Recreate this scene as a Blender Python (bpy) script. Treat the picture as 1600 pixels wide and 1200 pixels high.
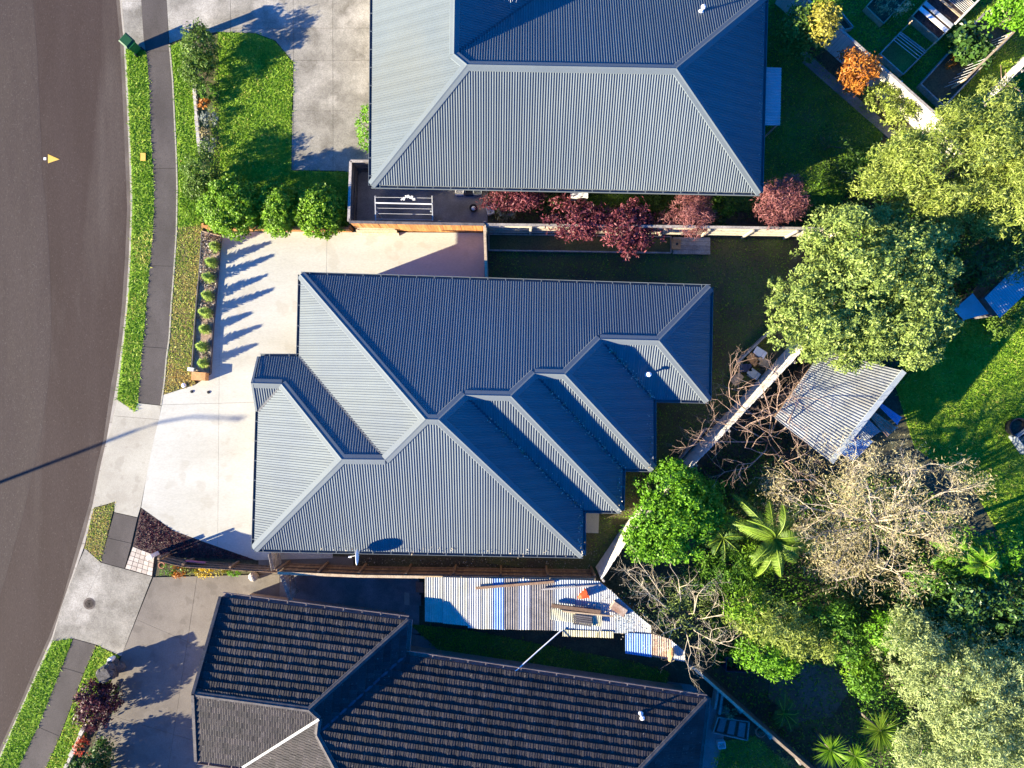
import bpy, math, random
import numpy as np
from mathutils import Vector

random.seed(7)
RNG = np.random.default_rng(11)
scene = bpy.context.scene
for o in list(bpy.data.objects):
    bpy.data.objects.remove(o)

# ------------------------------------------------------------------ camera, sky, sun, exposure
H = 36.0                      # flying height of the camera above the ground
S = 30.0                      # photograph pixels per metre at ground level
cam_d = bpy.data.cameras.new('camera')
cam = bpy.data.objects.new('camera', cam_d)
scene.collection.objects.link(cam)
cam.location = (0, 0, H)
cam.rotation_euler = (0, 0, 0)
cam_d.sensor_fit = 'HORIZONTAL'
cam_d.angle = 2 * math.atan((800 / S) / H)
cam_d.clip_end = 2000
scene.camera = cam

SUN_EL = math.radians(17.0)
SUN_DIR = (0.935, 0.355)      # horizontal travel direction of the light
world = bpy.data.worlds.new('World')
scene.world = world
world.use_nodes = True
wn = world.node_tree
bg = wn.nodes['Background']
sky = wn.nodes.new('ShaderNodeTexSky')
sky.sky_type = 'NISHITA'
sky.sun_disc = False
sky.sun_elevation = SUN_EL
sky.sun_rotation = math.atan2(-SUN_DIR[0], -SUN_DIR[1])
sky.altitude = 3000
sky.air_density = 1.0
sky.dust_density = 0.0
sky.ozone_density = 8.0
hs = wn.nodes.new('ShaderNodeHueSaturation')      # the deep winter blue of the skylight
hs.inputs['Hue'].default_value = 0.506
hs.inputs['Saturation'].default_value = 1.22
wn.links.new(sky.outputs['Color'], hs.inputs['Color'])
wn.links.new(hs.outputs['Color'], bg.inputs['Color'])
bg.inputs['Strength'].default_value = 0.11
sun_d = bpy.data.lights.new('sun', 'SUN')
sun_d.energy = 5.0
sun_d.angle = math.radians(0.5)
sun_d.color = (1.0, 0.875, 0.65)
sun = bpy.data.objects.new('sun', sun_d)
scene.collection.objects.link(sun)
sun.location = (-60, -25, 40)
ld = Vector((SUN_DIR[0] * math.cos(SUN_EL), SUN_DIR[1] * math.cos(SUN_EL), -math.sin(SUN_EL)))
sun.rotation_euler = ld.to_track_quat('-Z', 'Y').to_euler()
scene.render.engine = 'CYCLES'
scene.view_settings.view_transform = 'Standard'
scene.view_settings.look = 'None'
scene.view_settings.gamma = 1
scene.view_settings.use_curve_mapping = False
scene.view_settings.exposure = 2.15

# ------------------------------------------------------------------ helpers
COL = scene.collection
LOC = {}


def W(x, y, z=0.0):
    """photograph pixel of a point that stands at height z -> world position"""
    k = (H - z) / H / S
    return Vector(((x - 800) * k, (600 - y) * k, z))


def G(x, y, z=0.0):
    """ground pixel -> world xy, placed at height z straight above it"""
    return Vector(((x - 800) / S, (600 - y) / S, z))


def tag(o, label=None, cat=None, group=None, kind=None):
    if label: o['label'] = label
    if cat: o['category'] = cat
    if group: o['group'] = group
    if kind: o['kind'] = kind
    return o


def empty(name, loc, label=None, cat=None, group=None):
    o = bpy.data.objects.new(name, None)
    o.empty_display_size = 0.2
    COL.objects.link(o)
    o.location = loc
    LOC[o.name] = Vector(loc)
    return tag(o, label, cat, group)


def origin_of(parent):
    return LOC.get(parent.name, Vector((0, 0, 0))) if parent else Vector((0, 0, 0))


def link(name, me, parent=None, loc=None):
    o = bpy.data.objects.new(name, me)
    COL.objects.link(o)
    if parent is not None:
        o.parent = parent
        LOC[o.name] = origin_of(parent)
    elif loc is not None:
        o.location = loc
        LOC[o.name] = Vector(loc)
    return o


def build(name, V, F, mat, parent=None, loc=None, smooth=False, tint=None):
    base = origin_of(parent) if parent is not None else (Vector(loc) if loc is not None else Vector((0, 0, 0)))
    V = np.asarray(V, dtype=np.float64).reshape(-1, 3) - np.array(base)
    me = bpy.data.meshes.new(name)
    if isinstance(F, np.ndarray):
        n, k = F.shape
        me.vertices.add(len(V)); me.vertices.foreach_set('co', V.ravel())
        me.loops.add(n * k); me.loops.foreach_set('vertex_index', F.ravel().astype(np.int32))
        me.polygons.add(n)
        me.polygons.foreach_set('loop_start', np.arange(0, n * k, k, dtype=np.int32))
        me.update(calc_edges=True)
    else:
        me.from_pydata(V.tolist(), [], F)
        me.update()
    if tint is not None:
        a = me.attributes.new('tint', 'FLOAT', 'FACE')
        a.data.foreach_set('value', np.asarray(tint, dtype=np.float32))
    me.materials.append(mat)
    if smooth:
        me.polygons.foreach_set('use_smooth', np.ones(len(me.polygons), dtype=bool))
    return link(name, me, parent, loc)


class MB:
    def __init__(s):
        s.V = []; s.F = []

    def add(s, V, F):
        o = len(s.V)
        s.V += [tuple(v) for v in V]
        s.F += [tuple(i + o for i in f) for f in F]
        return s

    def box(s, c, size, rz=0.0, taper=1.0):
        x, y, z = size[0] / 2, size[1] / 2, size[2] / 2
        ca, sa = math.cos(rz), math.sin(rz)
        V = []
        for dz, t in ((-z, 1.0), (z, taper)):
            for dx, dy in ((-x, -y), (x, -y), (x, y), (-x, y)):
                V.append((c[0] + (dx * ca - dy * sa) * t, c[1] + (dx * sa + dy * ca) * t, c[2] + dz))
        return s.add(V, [(3, 2, 1, 0), (4, 5, 6, 7), (0, 1, 5, 4), (1, 2, 6, 5), (2, 3, 7, 6), (3, 0, 4, 7)])

    def beam(s, a, b, w, h, up=(0, 0, 1)):
        a, b = Vector(a), Vector(b)
        d = (b - a).normalized()
        u = Vector(up)
        if abs(d.dot(u)) > 0.98: u = Vector((1, 0, 0))
        r = d.cross(u).normalized() * w / 2
        q = r.cross(d).normalized() * h / 2
        V = [a - r - q, a + r - q, a + r + q, a - r + q, b - r - q, b + r - q, b + r + q, b - r + q]
        return s.add(V, [(0, 1, 2, 3), (7, 6, 5, 4), (0, 4, 5, 1), (1, 5, 6, 2), (2, 6, 7, 3), (3, 7, 4, 0)])

    def tube(s, pts, rad, n=6, cap=True):
        pts = [Vector(p) for p in pts]
        if not hasattr(rad, '__len__'): rad = [rad] * len(pts)
        V, F = [], []
        for i, p in enumerate(pts):
            d = (pts[min(i + 1, len(pts) - 1)] - pts[max(i - 1, 0)])
            d = d.normalized() if d.length > 1e-9 else Vector((0, 0, 1))
            u = Vector((0, 0, 1)) if abs(d.z) < 0.9 else Vector((1, 0, 0))
            r = d.cross(u).normalized(); q = d.cross(r)
            for k in range(n):
                a = 2 * math.pi * k / n
                V.append(p + (r * math.cos(a) + q * math.sin(a)) * rad[i])
        for i in range(len(pts) - 1):
            for k in range(n):
                F.append((i * n + k, i * n + (k + 1) % n, (i + 1) * n + (k + 1) % n, (i + 1) * n + k))
        if cap:
            F.append(tuple(range(n - 1, -1, -1)))
            F.append(tuple((len(pts) - 1) * n + k for k in range(n)))
        return s.add(V, F)

    def prism(s, poly, z0, z1):
        n = len(poly)
        a = sum(poly[i][0] * poly[(i + 1) % n][1] - poly[(i + 1) % n][0] * poly[i][1] for i in range(n))
        if a < 0: poly = poly[::-1]
        V = [(p[0], p[1], z0) for p in poly] + [(p[0], p[1], z1) for p in poly]
        F = [tuple(range(n - 1, -1, -1)), tuple(range(n, 2 * n))]
        F += [(i, (i + 1) % n, n + (i + 1) % n, n + i) for i in range(n)]
        return s.add(V, F)

    def lathe(s, c, prof, n=16):
        V = [(c[0] + r * math.cos(2 * math.pi * k / n), c[1] + r * math.sin(2 * math.pi * k / n), c[2] + z)
             for r, z in prof for k in range(n)]
        m = len(prof)
        F = [(i * n + k, i * n + (k + 1) % n, (i + 1) * n + (k + 1) % n, (i + 1) * n + k)
             for i in range(m - 1) for k in range(n)]
        return s.add(V, F + [tuple(range(n - 1, -1, -1)), tuple((m - 1) * n + k for k in range(n))])

    def build(s, name, mat, parent=None, loc=None, smooth=False):
        return build(name, s.V, s.F, mat, parent, loc, smooth)


def clip(poly, a, b, c):
    """keep the part of a polygon where a*x+b*y <= c"""
    out = []
    n = len(poly)
    for i in range(n):
        p, q = poly[i], poly[(i + 1) % n]
        dp, dq = a * p[0] + b * p[1] - c, a * q[0] + b * q[1] - c
        if dp <= 0: out.append(p)
        if (dp < 0 < dq) or (dq < 0 < dp):
            t = dp / (dp - dq)
            out.append((p[0] + (q[0] - p[0]) * t, p[1] + (q[1] - p[1]) * t))
    return out


def poly_area(p):
    return 0.5 * sum(p[i][0] * p[(i + 1) % len(p)][1] - p[(i + 1) % len(p)][0] * p[i][1] for i in range(len(p)))


def inside(poly, X, Y):
    r = np.zeros(len(X), dtype=bool)
    n = len(poly)
    for i in range(n):
        x1, y1 = poly[i][0], poly[i][1]
        x2, y2 = poly[(i + 1) % n][0], poly[(i + 1) % n][1]
        if y1 == y2: continue
        c = ((y1 > Y) != (y2 > Y)) & (X < (x2 - x1) * (Y - y1) / (y2 - y1) + x1)
        r ^= c
    return r


# ------------------------------------------------------------------ materials
def nodes_of(name):
    m = bpy.data.materials.new(name)
    m.use_nodes = True
    return m, m.node_tree.nodes, m.node_tree.links, m.node_tree.nodes['Principled BSDF']


def noise(N, L, scale, detail=4, src=None, rough=0.6):
    t = N.new('ShaderNodeTexNoise')
    t.inputs['Scale'].default_value = scale
    t.inputs['Detail'].default_value = detail
    t.inputs['Roughness'].default_value = rough
    if src is not None: L.new(src, t.inputs['Vector'])
    return t


def ramp(N, stops):
    r = N.new('ShaderNodeValToRGB')
    e = r.color_ramp.elements
    while len(e) < len(stops): e.new(0.5)
    for i, (p, c) in enumerate(stops):
        e[i].position = p
        e[i].color = (c[0], c[1], c[2], 1)
    return r


def mix(N, L, fac, a, b, mode='MIX'):
    m = N.new('ShaderNodeMix')
    m.data_type = 'RGBA'
    m.blend_type = mode
    for sock, v in ((m.inputs[0], fac), (m.inputs[6], a), (m.inputs[7], b)):
        if isinstance(v, (int, float)): sock.default_value = v
        elif isinstance(v, tuple): sock.default_value = (*v, 1)
        else: L.new(v, sock)
    return m.outputs[2]


def surf(name, c1, c2, scale=1.0, fine=25.0, finedev=0.25, rough=0.85, bump=0.0, bscale=40.0, c3=None,
         stain=0.35, stretch=None, spec=0.3, objrand=0.0, lo=0.35, hi=0.65, facevar=False, speck=None):
    m, N, L, P = nodes_of(name)
    geo = N.new('ShaderNodeNewGeometry')
    src = geo.outputs['Position']
    if stretch:
        mp = N.new('ShaderNodeMapping'); mp.inputs['Scale'].default_value = stretch
        L.new(src, mp.inputs['Vector']); src = mp.outputs['Vector']
    big = noise(N, L, scale, 6, src)
    st = [(lo, c1), (hi, c2)]
    r = ramp(N, st)
    L.new(big.outputs['Fac'], r.inputs['Fac'])
    col = r.outputs['Color']
    if c3:
        n3 = noise(N, L, scale * 0.37, 5, src)
        r3 = ramp(N, [(0.52, (0, 0, 0)), (0.68, (1, 1, 1))])
        L.new(n3.outputs['Fac'], r3.inputs['Fac'])
        mm = N.new('ShaderNodeMath'); mm.operation = 'MULTIPLY'; mm.inputs[1].default_value = stain
        L.new(r3.outputs['Color'], mm.inputs[0])
        col = mix(N, L, mm.outputs[0], col, c3)
    fn = noise(N, L, fine, 3, src)
    rf = ramp(N, [(0.3, (1 - finedev,) * 3), (0.7, (1 + finedev,) * 3)])
    L.new(fn.outputs['Fac'], rf.inputs['Fac'])
    col = mix(N, L, 1.0, col, rf.outputs['Color'], 'MULTIPLY')
    if objrand:
        oi = N.new('ShaderNodeObjectInfo')
        ro = ramp(N, [(0, (1 - objrand,) * 3), (1, (1 + objrand,) * 3)])
        L.new(oi.outputs['Random'], ro.inputs['Fac'])
        col = mix(N, L, 1.0, col, ro.outputs['Color'], 'MULTIPLY')
    if speck:
        sc, thr, sc_col, amt = speck
        sn = noise(N, L, sc, 2, geo.outputs['Position'])
        rs = ramp(N, [(thr, (0, 0, 0)), (thr + 0.06, (amt, amt, amt))])
        L.new(sn.outputs['Fac'], rs.inputs['Fac'])
        col = mix(N, L, rs.outputs['Color'], col, sc_col)
    if facevar:
        at = N.new('ShaderNodeAttribute'); at.attribute_name = 'tint'
        ad = N.new('ShaderNodeMath'); ad.operation = 'ADD'; ad.inputs[1].default_value = 1.0
        L.new(at.outputs['Fac'], ad.inputs[0])
        cb = N.new('ShaderNodeCombineColor')
        for q_ in range(3): L.new(ad.outputs[0], cb.inputs[q_])
        col = mix(N, L, 1.0, col, cb.outputs['Color'], 'MULTIPLY')
    L.new(col, P.inputs['Base Color'])
    P.inputs['Roughness'].default_value = rough
    P.inputs['Specular IOR Level'].default_value = spec
    if bump:
        bn = noise(N, L, bscale, 4, src)
        b = N.new('ShaderNodeBump'); b.inputs['Strength'].default_value = bump
        b.inputs['Distance'].default_value = 0.02
        L.new(bn.outputs['Fac'], b.inputs['Height'])
        L.new(b.outputs['Normal'], P.inputs['Normal'])
    return m


def leafmat(name, stops, trans=0.3, rough=0.5):
    m, N, L, P = nodes_of(name)
    at = N.new('ShaderNodeAttribute'); at.attribute_name = 'tint'
    r = ramp(N, [(i / (len(stops) - 1), c) for i, c in enumerate(stops)])
    L.new(at.outputs['Fac'], r.inputs['Fac'])
    L.new(r.outputs['Color'], P.inputs['Base Color'])
    P.inputs['Roughness'].default_value = rough
    P.inputs['Specular IOR Level'].default_value = 0.25
    if trans:
        t = N.new('ShaderNodeBsdfTranslucent')
        L.new(r.outputs['Color'], t.inputs['Color'])
        mx = N.new('ShaderNodeMixShader'); mx.inputs[0].default_value = trans
        L.new(P.outputs[0], mx.inputs[1]); L.new(t.outputs[0], mx.inputs[2])
        L.new(mx.outputs[0], N['Material Output'].inputs['Surface'])
    return m


M = {}
M['soil'] = surf('soil', (0.057, 0.049, 0.033), (0.090, 0.090, 0.045), 0.6, 12, 0.4, 0.95, 0.8, 18)
M['ground'] = surf('ground_mat', (0.05, 0.06, 0.03), (0.07, 0.08, 0.035), 0.1, 3, 0.3)
M['asphalt'] = surf('asphalt', (0.042, 0.027, 0.021), (0.049, 0.033, 0.027), 0.5, 34, 0.3, 0.9, 0.35, 90,
                    c3=(0.080, 0.063, 0.052), stain=0.8, stretch=(1.6, 0.22, 1), speck=(14.0, 0.64, (0.143, 0.122, 0.102), 0.3))
M['asphalt_lane'] = surf('asphalt_worn', (0.048, 0.034, 0.029), (0.059, 0.044, 0.035), 0.5, 34, 0.28, 0.9, 0.3, 90,
                         c3=(0.066, 0.050, 0.042), stain=0.8, stretch=(1.6, 0.2, 1), speck=(14.0, 0.62, (0.152, 0.138, 0.123), 0.3))
M['channel'] = surf('channel_concrete', (0.084, 0.069, 0.057), (0.126, 0.105, 0.087), 1.0, 30, 0.25, 0.9)
M['kerb'] = surf('kerb_concrete', (0.288, 0.264, 0.216), (0.400, 0.368, 0.304), 1.5, 30, 0.2)
M['path'] = surf('path_concrete', (0.065, 0.056, 0.049), (0.092, 0.080, 0.071), 0.8, 28, 0.22, 0.92, 0.25, 60,
                 c3=(0.120, 0.102, 0.090), stain=0.5, stretch=(1, 0.5, 1), speck=(7.0, 0.64, (0.05, 0.05, 0.04), 0.6))
M['path_edge'] = surf('path_edging', (0.280, 0.264, 0.200), (0.400, 0.368, 0.288), 4, 30, 0.3)
M['old_concrete'] = surf('old_concrete', (0.155, 0.142, 0.112), (0.29, 0.272, 0.222), 0.9, 18, 0.25, 0.9, 0.3, 50,
                         c3=(0.47, 0.44, 0.37), stain=0.85, lo=0.3, hi=0.6)
M['new_concrete'] = surf('new_concrete', (0.406, 0.396, 0.328), (0.485, 0.477, 0.412), 0.5, 22, 0.09, 0.85, 0.1, 50,
                         c3=(0.346, 0.321, 0.252), stain=0.35, stretch=(0.4, 1, 1), speck=(0.9, 0.58, (0.328, 0.301, 0.228), 0.3))
M['cross_concrete'] = surf('crossing_concrete', (0.352, 0.328, 0.259), (0.429, 0.407, 0.324), 0.6, 24, 0.12, 0.88, 0.15, 50,
                           c3=(0.293, 0.265, 0.200), stain=0.4, speck=(1.3, 0.58, (0.270, 0.247, 0.190), 0.4))
M['grey_drive'] = surf('grey_drive_concrete', (0.142, 0.125, 0.103), (0.201, 0.180, 0.147), 0.5, 22, 0.14, 0.9, 0.15, 50,
                       c3=(0.258, 0.234, 0.190), stain=0.45, speck=(1.2, 0.57, (0.12, 0.105, 0.085), 0.5))
M['dark_concrete'] = surf('dark_yard_concrete', (0.150, 0.143, 0.135), (0.255, 0.240, 0.232), 0.9, 20, 0.2)
M['paver'] = surf('paver_brick', (0.42, 0.36, 0.29), (0.52, 0.46, 0.38), 3, 40, 0.2, objrand=0.18)
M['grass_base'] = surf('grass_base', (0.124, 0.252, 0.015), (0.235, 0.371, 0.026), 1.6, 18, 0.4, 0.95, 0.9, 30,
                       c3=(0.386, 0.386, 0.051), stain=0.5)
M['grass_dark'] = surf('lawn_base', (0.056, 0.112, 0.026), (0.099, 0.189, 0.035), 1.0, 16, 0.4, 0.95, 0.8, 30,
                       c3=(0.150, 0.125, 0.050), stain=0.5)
M['grass_dry'] = surf('dry_grass_base', (0.20, 0.155, 0.06), (0.15, 0.15, 0.045), 2.2, 20, 0.35, 0.95, 0.8, 30,
                      c3=(0.27, 0.16, 0.07), stain=0.7)
M['mossy'] = surf('mossy_soil', (0.078, 0.061, 0.035), (0.097, 0.110, 0.035), 0.7, 14, 0.4, 0.95, 0.6, 20,
                  c3=(0.068, 0.130, 0.035), stain=0.7)
M['bark'] = surf('bark_mulch', (0.03, 0.022, 0.02), (0.10, 0.065, 0.055), 9, 30, 0.5, 0.95, 1.0, 22)
M['straw'] = surf('straw_mulch', (0.230, 0.155, 0.108), (0.405, 0.297, 0.216), 7, 30, 0.4, 0.95, 1.0, 22)
M['roof'] = surf('blue_grey_roof_paint', (0.124, 0.145, 0.161), (0.139, 0.161, 0.169), 0.5, 14, 0.05, 0.72, spec=0.12,
                 c3=(0.141, 0.153, 0.146), stain=0.4, facevar=True)
M['roof1'] = surf('grey_blue_roof_paint', (0.118, 0.143, 0.157), (0.134, 0.157, 0.165), 0.5, 14, 0.05, 0.72, spec=0.12,
                  c3=(0.142, 0.153, 0.141), stain=0.4, facevar=True)
M['tile'] = surf('dark_tile', (0.024, 0.021, 0.021), (0.037, 0.030, 0.030), 2.0, 26, 0.35, 0.75, 0.5, 40, objrand=0.12, facevar=True, speck=(9.0, 0.66, (0.168, 0.158, 0.131), 0.7))
M['tilecap'] = surf('tile_cap', (0.054, 0.048, 0.048), (0.101, 0.092, 0.086), 3.0, 26, 0.35, 0.8)
M['valley'] = surf('valley_metal', (0.03, 0.035, 0.05), (0.06, 0.07, 0.09), 3.0, 26, 0.3, 0.6)
M['wall'] = surf('wall_brick', (0.33, 0.24, 0.18), (0.40, 0.30, 0.23), 3.0, 20, 0.2)
M['wall2'] = surf('wall_plaster', (0.45, 0.42, 0.37), (0.52, 0.49, 0.43), 1.0, 20, 0.1)
M['glass'] = surf('window_glass', (0.02, 0.025, 0.03), (0.03, 0.035, 0.04), 1, 5, 0.05, 0.08, spec=0.6)
M['white'] = surf('white_paint', (0.72, 0.72, 0.70), (0.80, 0.80, 0.78), 2, 20, 0.06, 0.5)
M['fence_orange'] = surf('stained_timber', (0.42, 0.17, 0.05), (0.55, 0.26, 0.09), 2.5, 14, 0.2, 0.8, objrand=0.22,
                         stretch=(6, 6, 0.6))
M['fence_pale'] = surf('pale_timber', (0.42, 0.37, 0.28), (0.56, 0.50, 0.39), 2.5, 14, 0.22, 0.85, objrand=0.15,
                       stretch=(6, 6, 0.6))
M['fence_white'] = surf('bleached_timber', (0.570, 0.532, 0.456), (0.665, 0.627, 0.541), 2.0, 14, 0.12, 0.85, objrand=0.06,
                        stretch=(6, 6, 0.6))
M['fence_brown'] = surf('brown_timber', (0.16, 0.10, 0.06), (0.26, 0.165, 0.10), 2.5, 14, 0.3, 0.85, objrand=0.25,
                        stretch=(6, 6, 0.6))
M['sign'] = surf('faded_board', (0.22, 0.10, 0.22), (0.42, 0.10, 0.08), 1.5, 20, 0.2, 0.7)
M['dirt'] = surf('grey_dirt', (0.078, 0.075, 0.060), (0.120, 0.114, 0.096), 1.2, 16, 0.3, 0.95)
M['gutter2'] = surf('brown_gutter', (0.17, 0.13, 0.11), (0.24, 0.19, 0.165), 2.5, 14, 0.3, 0.8)
M['fence_dark'] = surf('dark_timber', (0.072, 0.065, 0.065), (0.117, 0.107, 0.104), 2.5, 14, 0.3, 0.85, objrand=0.2)
M['timber_grey'] = surf('grey_timber', (0.250, 0.225, 0.200), (0.400, 0.362, 0.312), 2.5, 16, 0.3, 0.9, objrand=0.2)
M['timber_warm'] = surf('warm_timber', (0.36, 0.27, 0.17), (0.48, 0.38, 0.25), 2.5, 16, 0.25, 0.85, objrand=0.2)
M['orange_wood'] = surf('orange_wood', (0.50, 0.24, 0.09), (0.60, 0.33, 0.13), 3, 16, 0.2, 0.8)
M['stone'] = surf('stone', (0.054, 0.050, 0.045), (0.126, 0.117, 0.108), 3, 18, 0.4, 0.9, 0.8, 14)
M['stone_pale'] = surf('pale_stone', (0.35, 0.32, 0.28), (0.52, 0.49, 0.43), 4, 22, 0.4, 0.9, 0.8, 20)
M['bin'] = surf('green_plastic', (0.014, 0.15, 0.035), (0.018, 0.18, 0.045), 3, 20, 0.08, 0.45, spec=0.4)
M['bin_dark'] = surf('dark_green_plastic', (0.008, 0.055, 0.018), (0.010, 0.07, 0.022), 3, 20, 0.08, 0.5)
M['black'] = surf('black_plastic', (0.012, 0.012, 0.014), (0.022, 0.022, 0.024), 3, 20, 0.1, 0.5)
M['yellow'] = surf('yellow_paint', (0.60, 0.38, 0.06), (0.66, 0.43, 0.09), 5, 30, 0.18, 0.7)
M['iron'] = surf('cast_iron', (0.07, 0.055, 0.048), (0.12, 0.095, 0.08), 8, 40, 0.3, 0.7)
M['galv'] = surf('galvanised_sheet', (0.38, 0.39, 0.38), (0.50, 0.51, 0.49), 1.2, 18, 0.15, 0.5, spec=0.5,
                 c3=(0.33, 0.29, 0.22), stain=0.5)
M['shed'] = surf('weathered_sheet', (0.218, 0.226, 0.212), (0.304, 0.315, 0.300), 1.0, 14, 0.2, 0.6, spec=0.4,
                 c3=(0.178, 0.157, 0.110), stain=0.6)
M['cream_sheet'] = surf('cream_sheet', (0.373, 0.365, 0.300), (0.446, 0.437, 0.365), 1.4, 18, 0.14, 0.6,
                        c3=(0.243, 0.227, 0.162), stain=0.5)
M['white_sheet'] = surf('white_sheet', (0.361, 0.367, 0.354), (0.433, 0.440, 0.426), 1.4, 18, 0.12, 0.55,
                        c3=(0.276, 0.276, 0.249), stain=0.4)
M['pale_sheet'] = surf('pale_blue_sheet', (0.307, 0.348, 0.362), (0.377, 0.418, 0.432), 1.4, 18, 0.12, 0.55,
                       c3=(0.251, 0.237, 0.196), stain=0.5)
M['blue_sheet'] = surf('blue_sheet', (0.14, 0.26, 0.48), (0.20, 0.34, 0.56), 1.4, 18, 0.14, 0.55,
                       c3=(0.33, 0.38, 0.45), stain=0.4)
M['grey_sheet'] = surf('dark_grey_sheet', (0.13, 0.12, 0.115), (0.20, 0.185, 0.175), 2, 18, 0.25, 0.7,
                       c3=(0.28, 0.25, 0.22), stain=0.5)
M['rust_sheet'] = surf('rusty_sheet', (0.30, 0.19, 0.12), (0.42, 0.33, 0.25), 3, 18, 0.3, 0.8,
                       c3=(0.22, 0.09, 0.04), stain=0.8)
M['fibre'] = surf('yellowed_sheet', (0.36, 0.34, 0.22), (0.45, 0.43, 0.30), 2, 18, 0.2, 0.7)
M['orange'] = surf('orange_plastic', (0.62, 0.085, 0.02), (0.68, 0.12, 0.03), 3, 20, 0.1, 0.5)
M['terracotta'] = surf('terracotta', (0.36, 0.15, 0.09), (0.45, 0.21, 0.13), 4, 20, 0.2, 0.85)
M['navy'] = surf('navy_plastic', (0.02, 0.03, 0.07), (0.03, 0.045, 0.095), 3, 20, 0.1, 0.5)
M['cardboard'] = surf('cardboard', (0.42, 0.29, 0.17), (0.5, 0.36, 0.22), 4, 20, 0.2, 0.9)
M['pinkwood'] = surf('reddish_bark', (0.24, 0.155, 0.11), (0.38, 0.27, 0.20), 4, 20, 0.3, 0.85)
M['palewood'] = surf('pale_bark', (0.36, 0.30, 0.21), (0.50, 0.43, 0.31), 4, 20, 0.3, 0.85)
M['trunk'] = surf('trunk_bark', (0.10, 0.08, 0.06), (0.18, 0.15, 0.115), 5, 24, 0.4, 0.95)

M['l_lime'] = leafmat('leaf_lime', [(0.063, 0.150, 0.008), (0.127, 0.300, 0.014), (0.215, 0.434, 0.025)])
M['l_round'] = leafmat('leaf_round_shrub', [(0.080, 0.156, 0.011), (0.151, 0.293, 0.015), (0.266, 0.459, 0.027)])
M['l_olive'] = leafmat('leaf_olive', [(0.126, 0.179, 0.038), (0.234, 0.318, 0.067), (0.412, 0.495, 0.135)])
M['l_yellow'] = leafmat('leaf_yellow_green', [(0.132, 0.187, 0.026), (0.264, 0.330, 0.053), (0.418, 0.473, 0.126)])
M['l_gold'] = leafmat('leaf_gold', [(0.176, 0.165, 0.022), (0.330, 0.297, 0.039), (0.462, 0.407, 0.088)])
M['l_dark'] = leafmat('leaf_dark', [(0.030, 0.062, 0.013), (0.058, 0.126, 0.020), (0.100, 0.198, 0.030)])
M['l_darkgloss'] = leafmat('leaf_glossy', [(0.025, 0.062, 0.015), (0.056, 0.125, 0.022), (0.125, 0.213, 0.050)], 0.15, 0.3)
M['l_pale'] = leafmat('leaf_pale', [(0.174, 0.219, 0.075), (0.315, 0.377, 0.132), (0.489, 0.560, 0.226)])
M['l_green'] = leafmat('leaf_green', [(0.048, 0.122, 0.013), (0.098, 0.227, 0.018), (0.179, 0.342, 0.031)])
M['l_bush'] = leafmat('leaf_dusky', [(0.052, 0.093, 0.013), (0.100, 0.178, 0.022), (0.179, 0.285, 0.045)])
M['l_red'] = leafmat('leaf_crimson', [(0.045, 0.012, 0.016), (0.15, 0.035, 0.045), (0.38, 0.12, 0.13)])
M['l_pink'] = leafmat('leaf_pink', [(0.15, 0.05, 0.045), (0.27, 0.10, 0.095), (0.40, 0.19, 0.17)])
M['l_purple'] = leafmat('leaf_purple', [(0.03, 0.010, 0.014), (0.07, 0.02, 0.028), (0.15, 0.045, 0.055)])
M['l_orange'] = leafmat('leaf_orange', [(0.22, 0.075, 0.015), (0.42, 0.15, 0.02), (0.55, 0.25, 0.04)])
M['l_flower_y'] = leafmat('petal_yellow', [(0.25, 0.25, 0.03), (0.6, 0.42, 0.02), (0.75, 0.55, 0.05)])
M['l_flower_r'] = leafmat('petal_red', [(0.08, 0.12, 0.02), (0.5, 0.05, 0.03), (0.6, 0.2, 0.1)])
M['l_bud'] = leafmat('bud_cluster', [(0.133, 0.097, 0.040), (0.330, 0.272, 0.118), (0.609, 0.544, 0.284)], 0.15)
M['l_conifer'] = leafmat('leaf_conifer', [(0.210, 0.294, 0.063), (0.378, 0.504, 0.105), (0.588, 0.714, 0.189)])
M['l_grey'] = leafmat('leaf_grey', [(0.12, 0.14, 0.11), (0.22, 0.25, 0.20), (0.33, 0.36, 0.30)])
M['l_frond'] = leafmat('leaf_frond', [(0.076, 0.133, 0.013), (0.152, 0.252, 0.021), (0.262, 0.372, 0.043)])
M['l_litter'] = leafmat('leaf_litter', [(0.09, 0.06, 0.035), (0.22, 0.17, 0.10), (0.42, 0.40, 0.34)], 0)
M['g_blade'] = leafmat('grass_blade', [(0.081, 0.180, 0.010), (0.176, 0.330, 0.017), (0.311, 0.450, 0.045), (0.594, 0.540, 0.150), (0.567, 0.360, 0.100)], 0.3, 0.6)


# ------------------------------------------------------------------ ground
def slab(name, pts, mat, z, parent=None, kind='structure', depth=0.25):
    poly = [(p.x, p.y) for p in (G(*q) for q in pts)]
    o = MB().prism(poly, z - depth, z).build(name, mat, parent)
    if kind and parent is None: o['kind'] = kind
    return o


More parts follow.
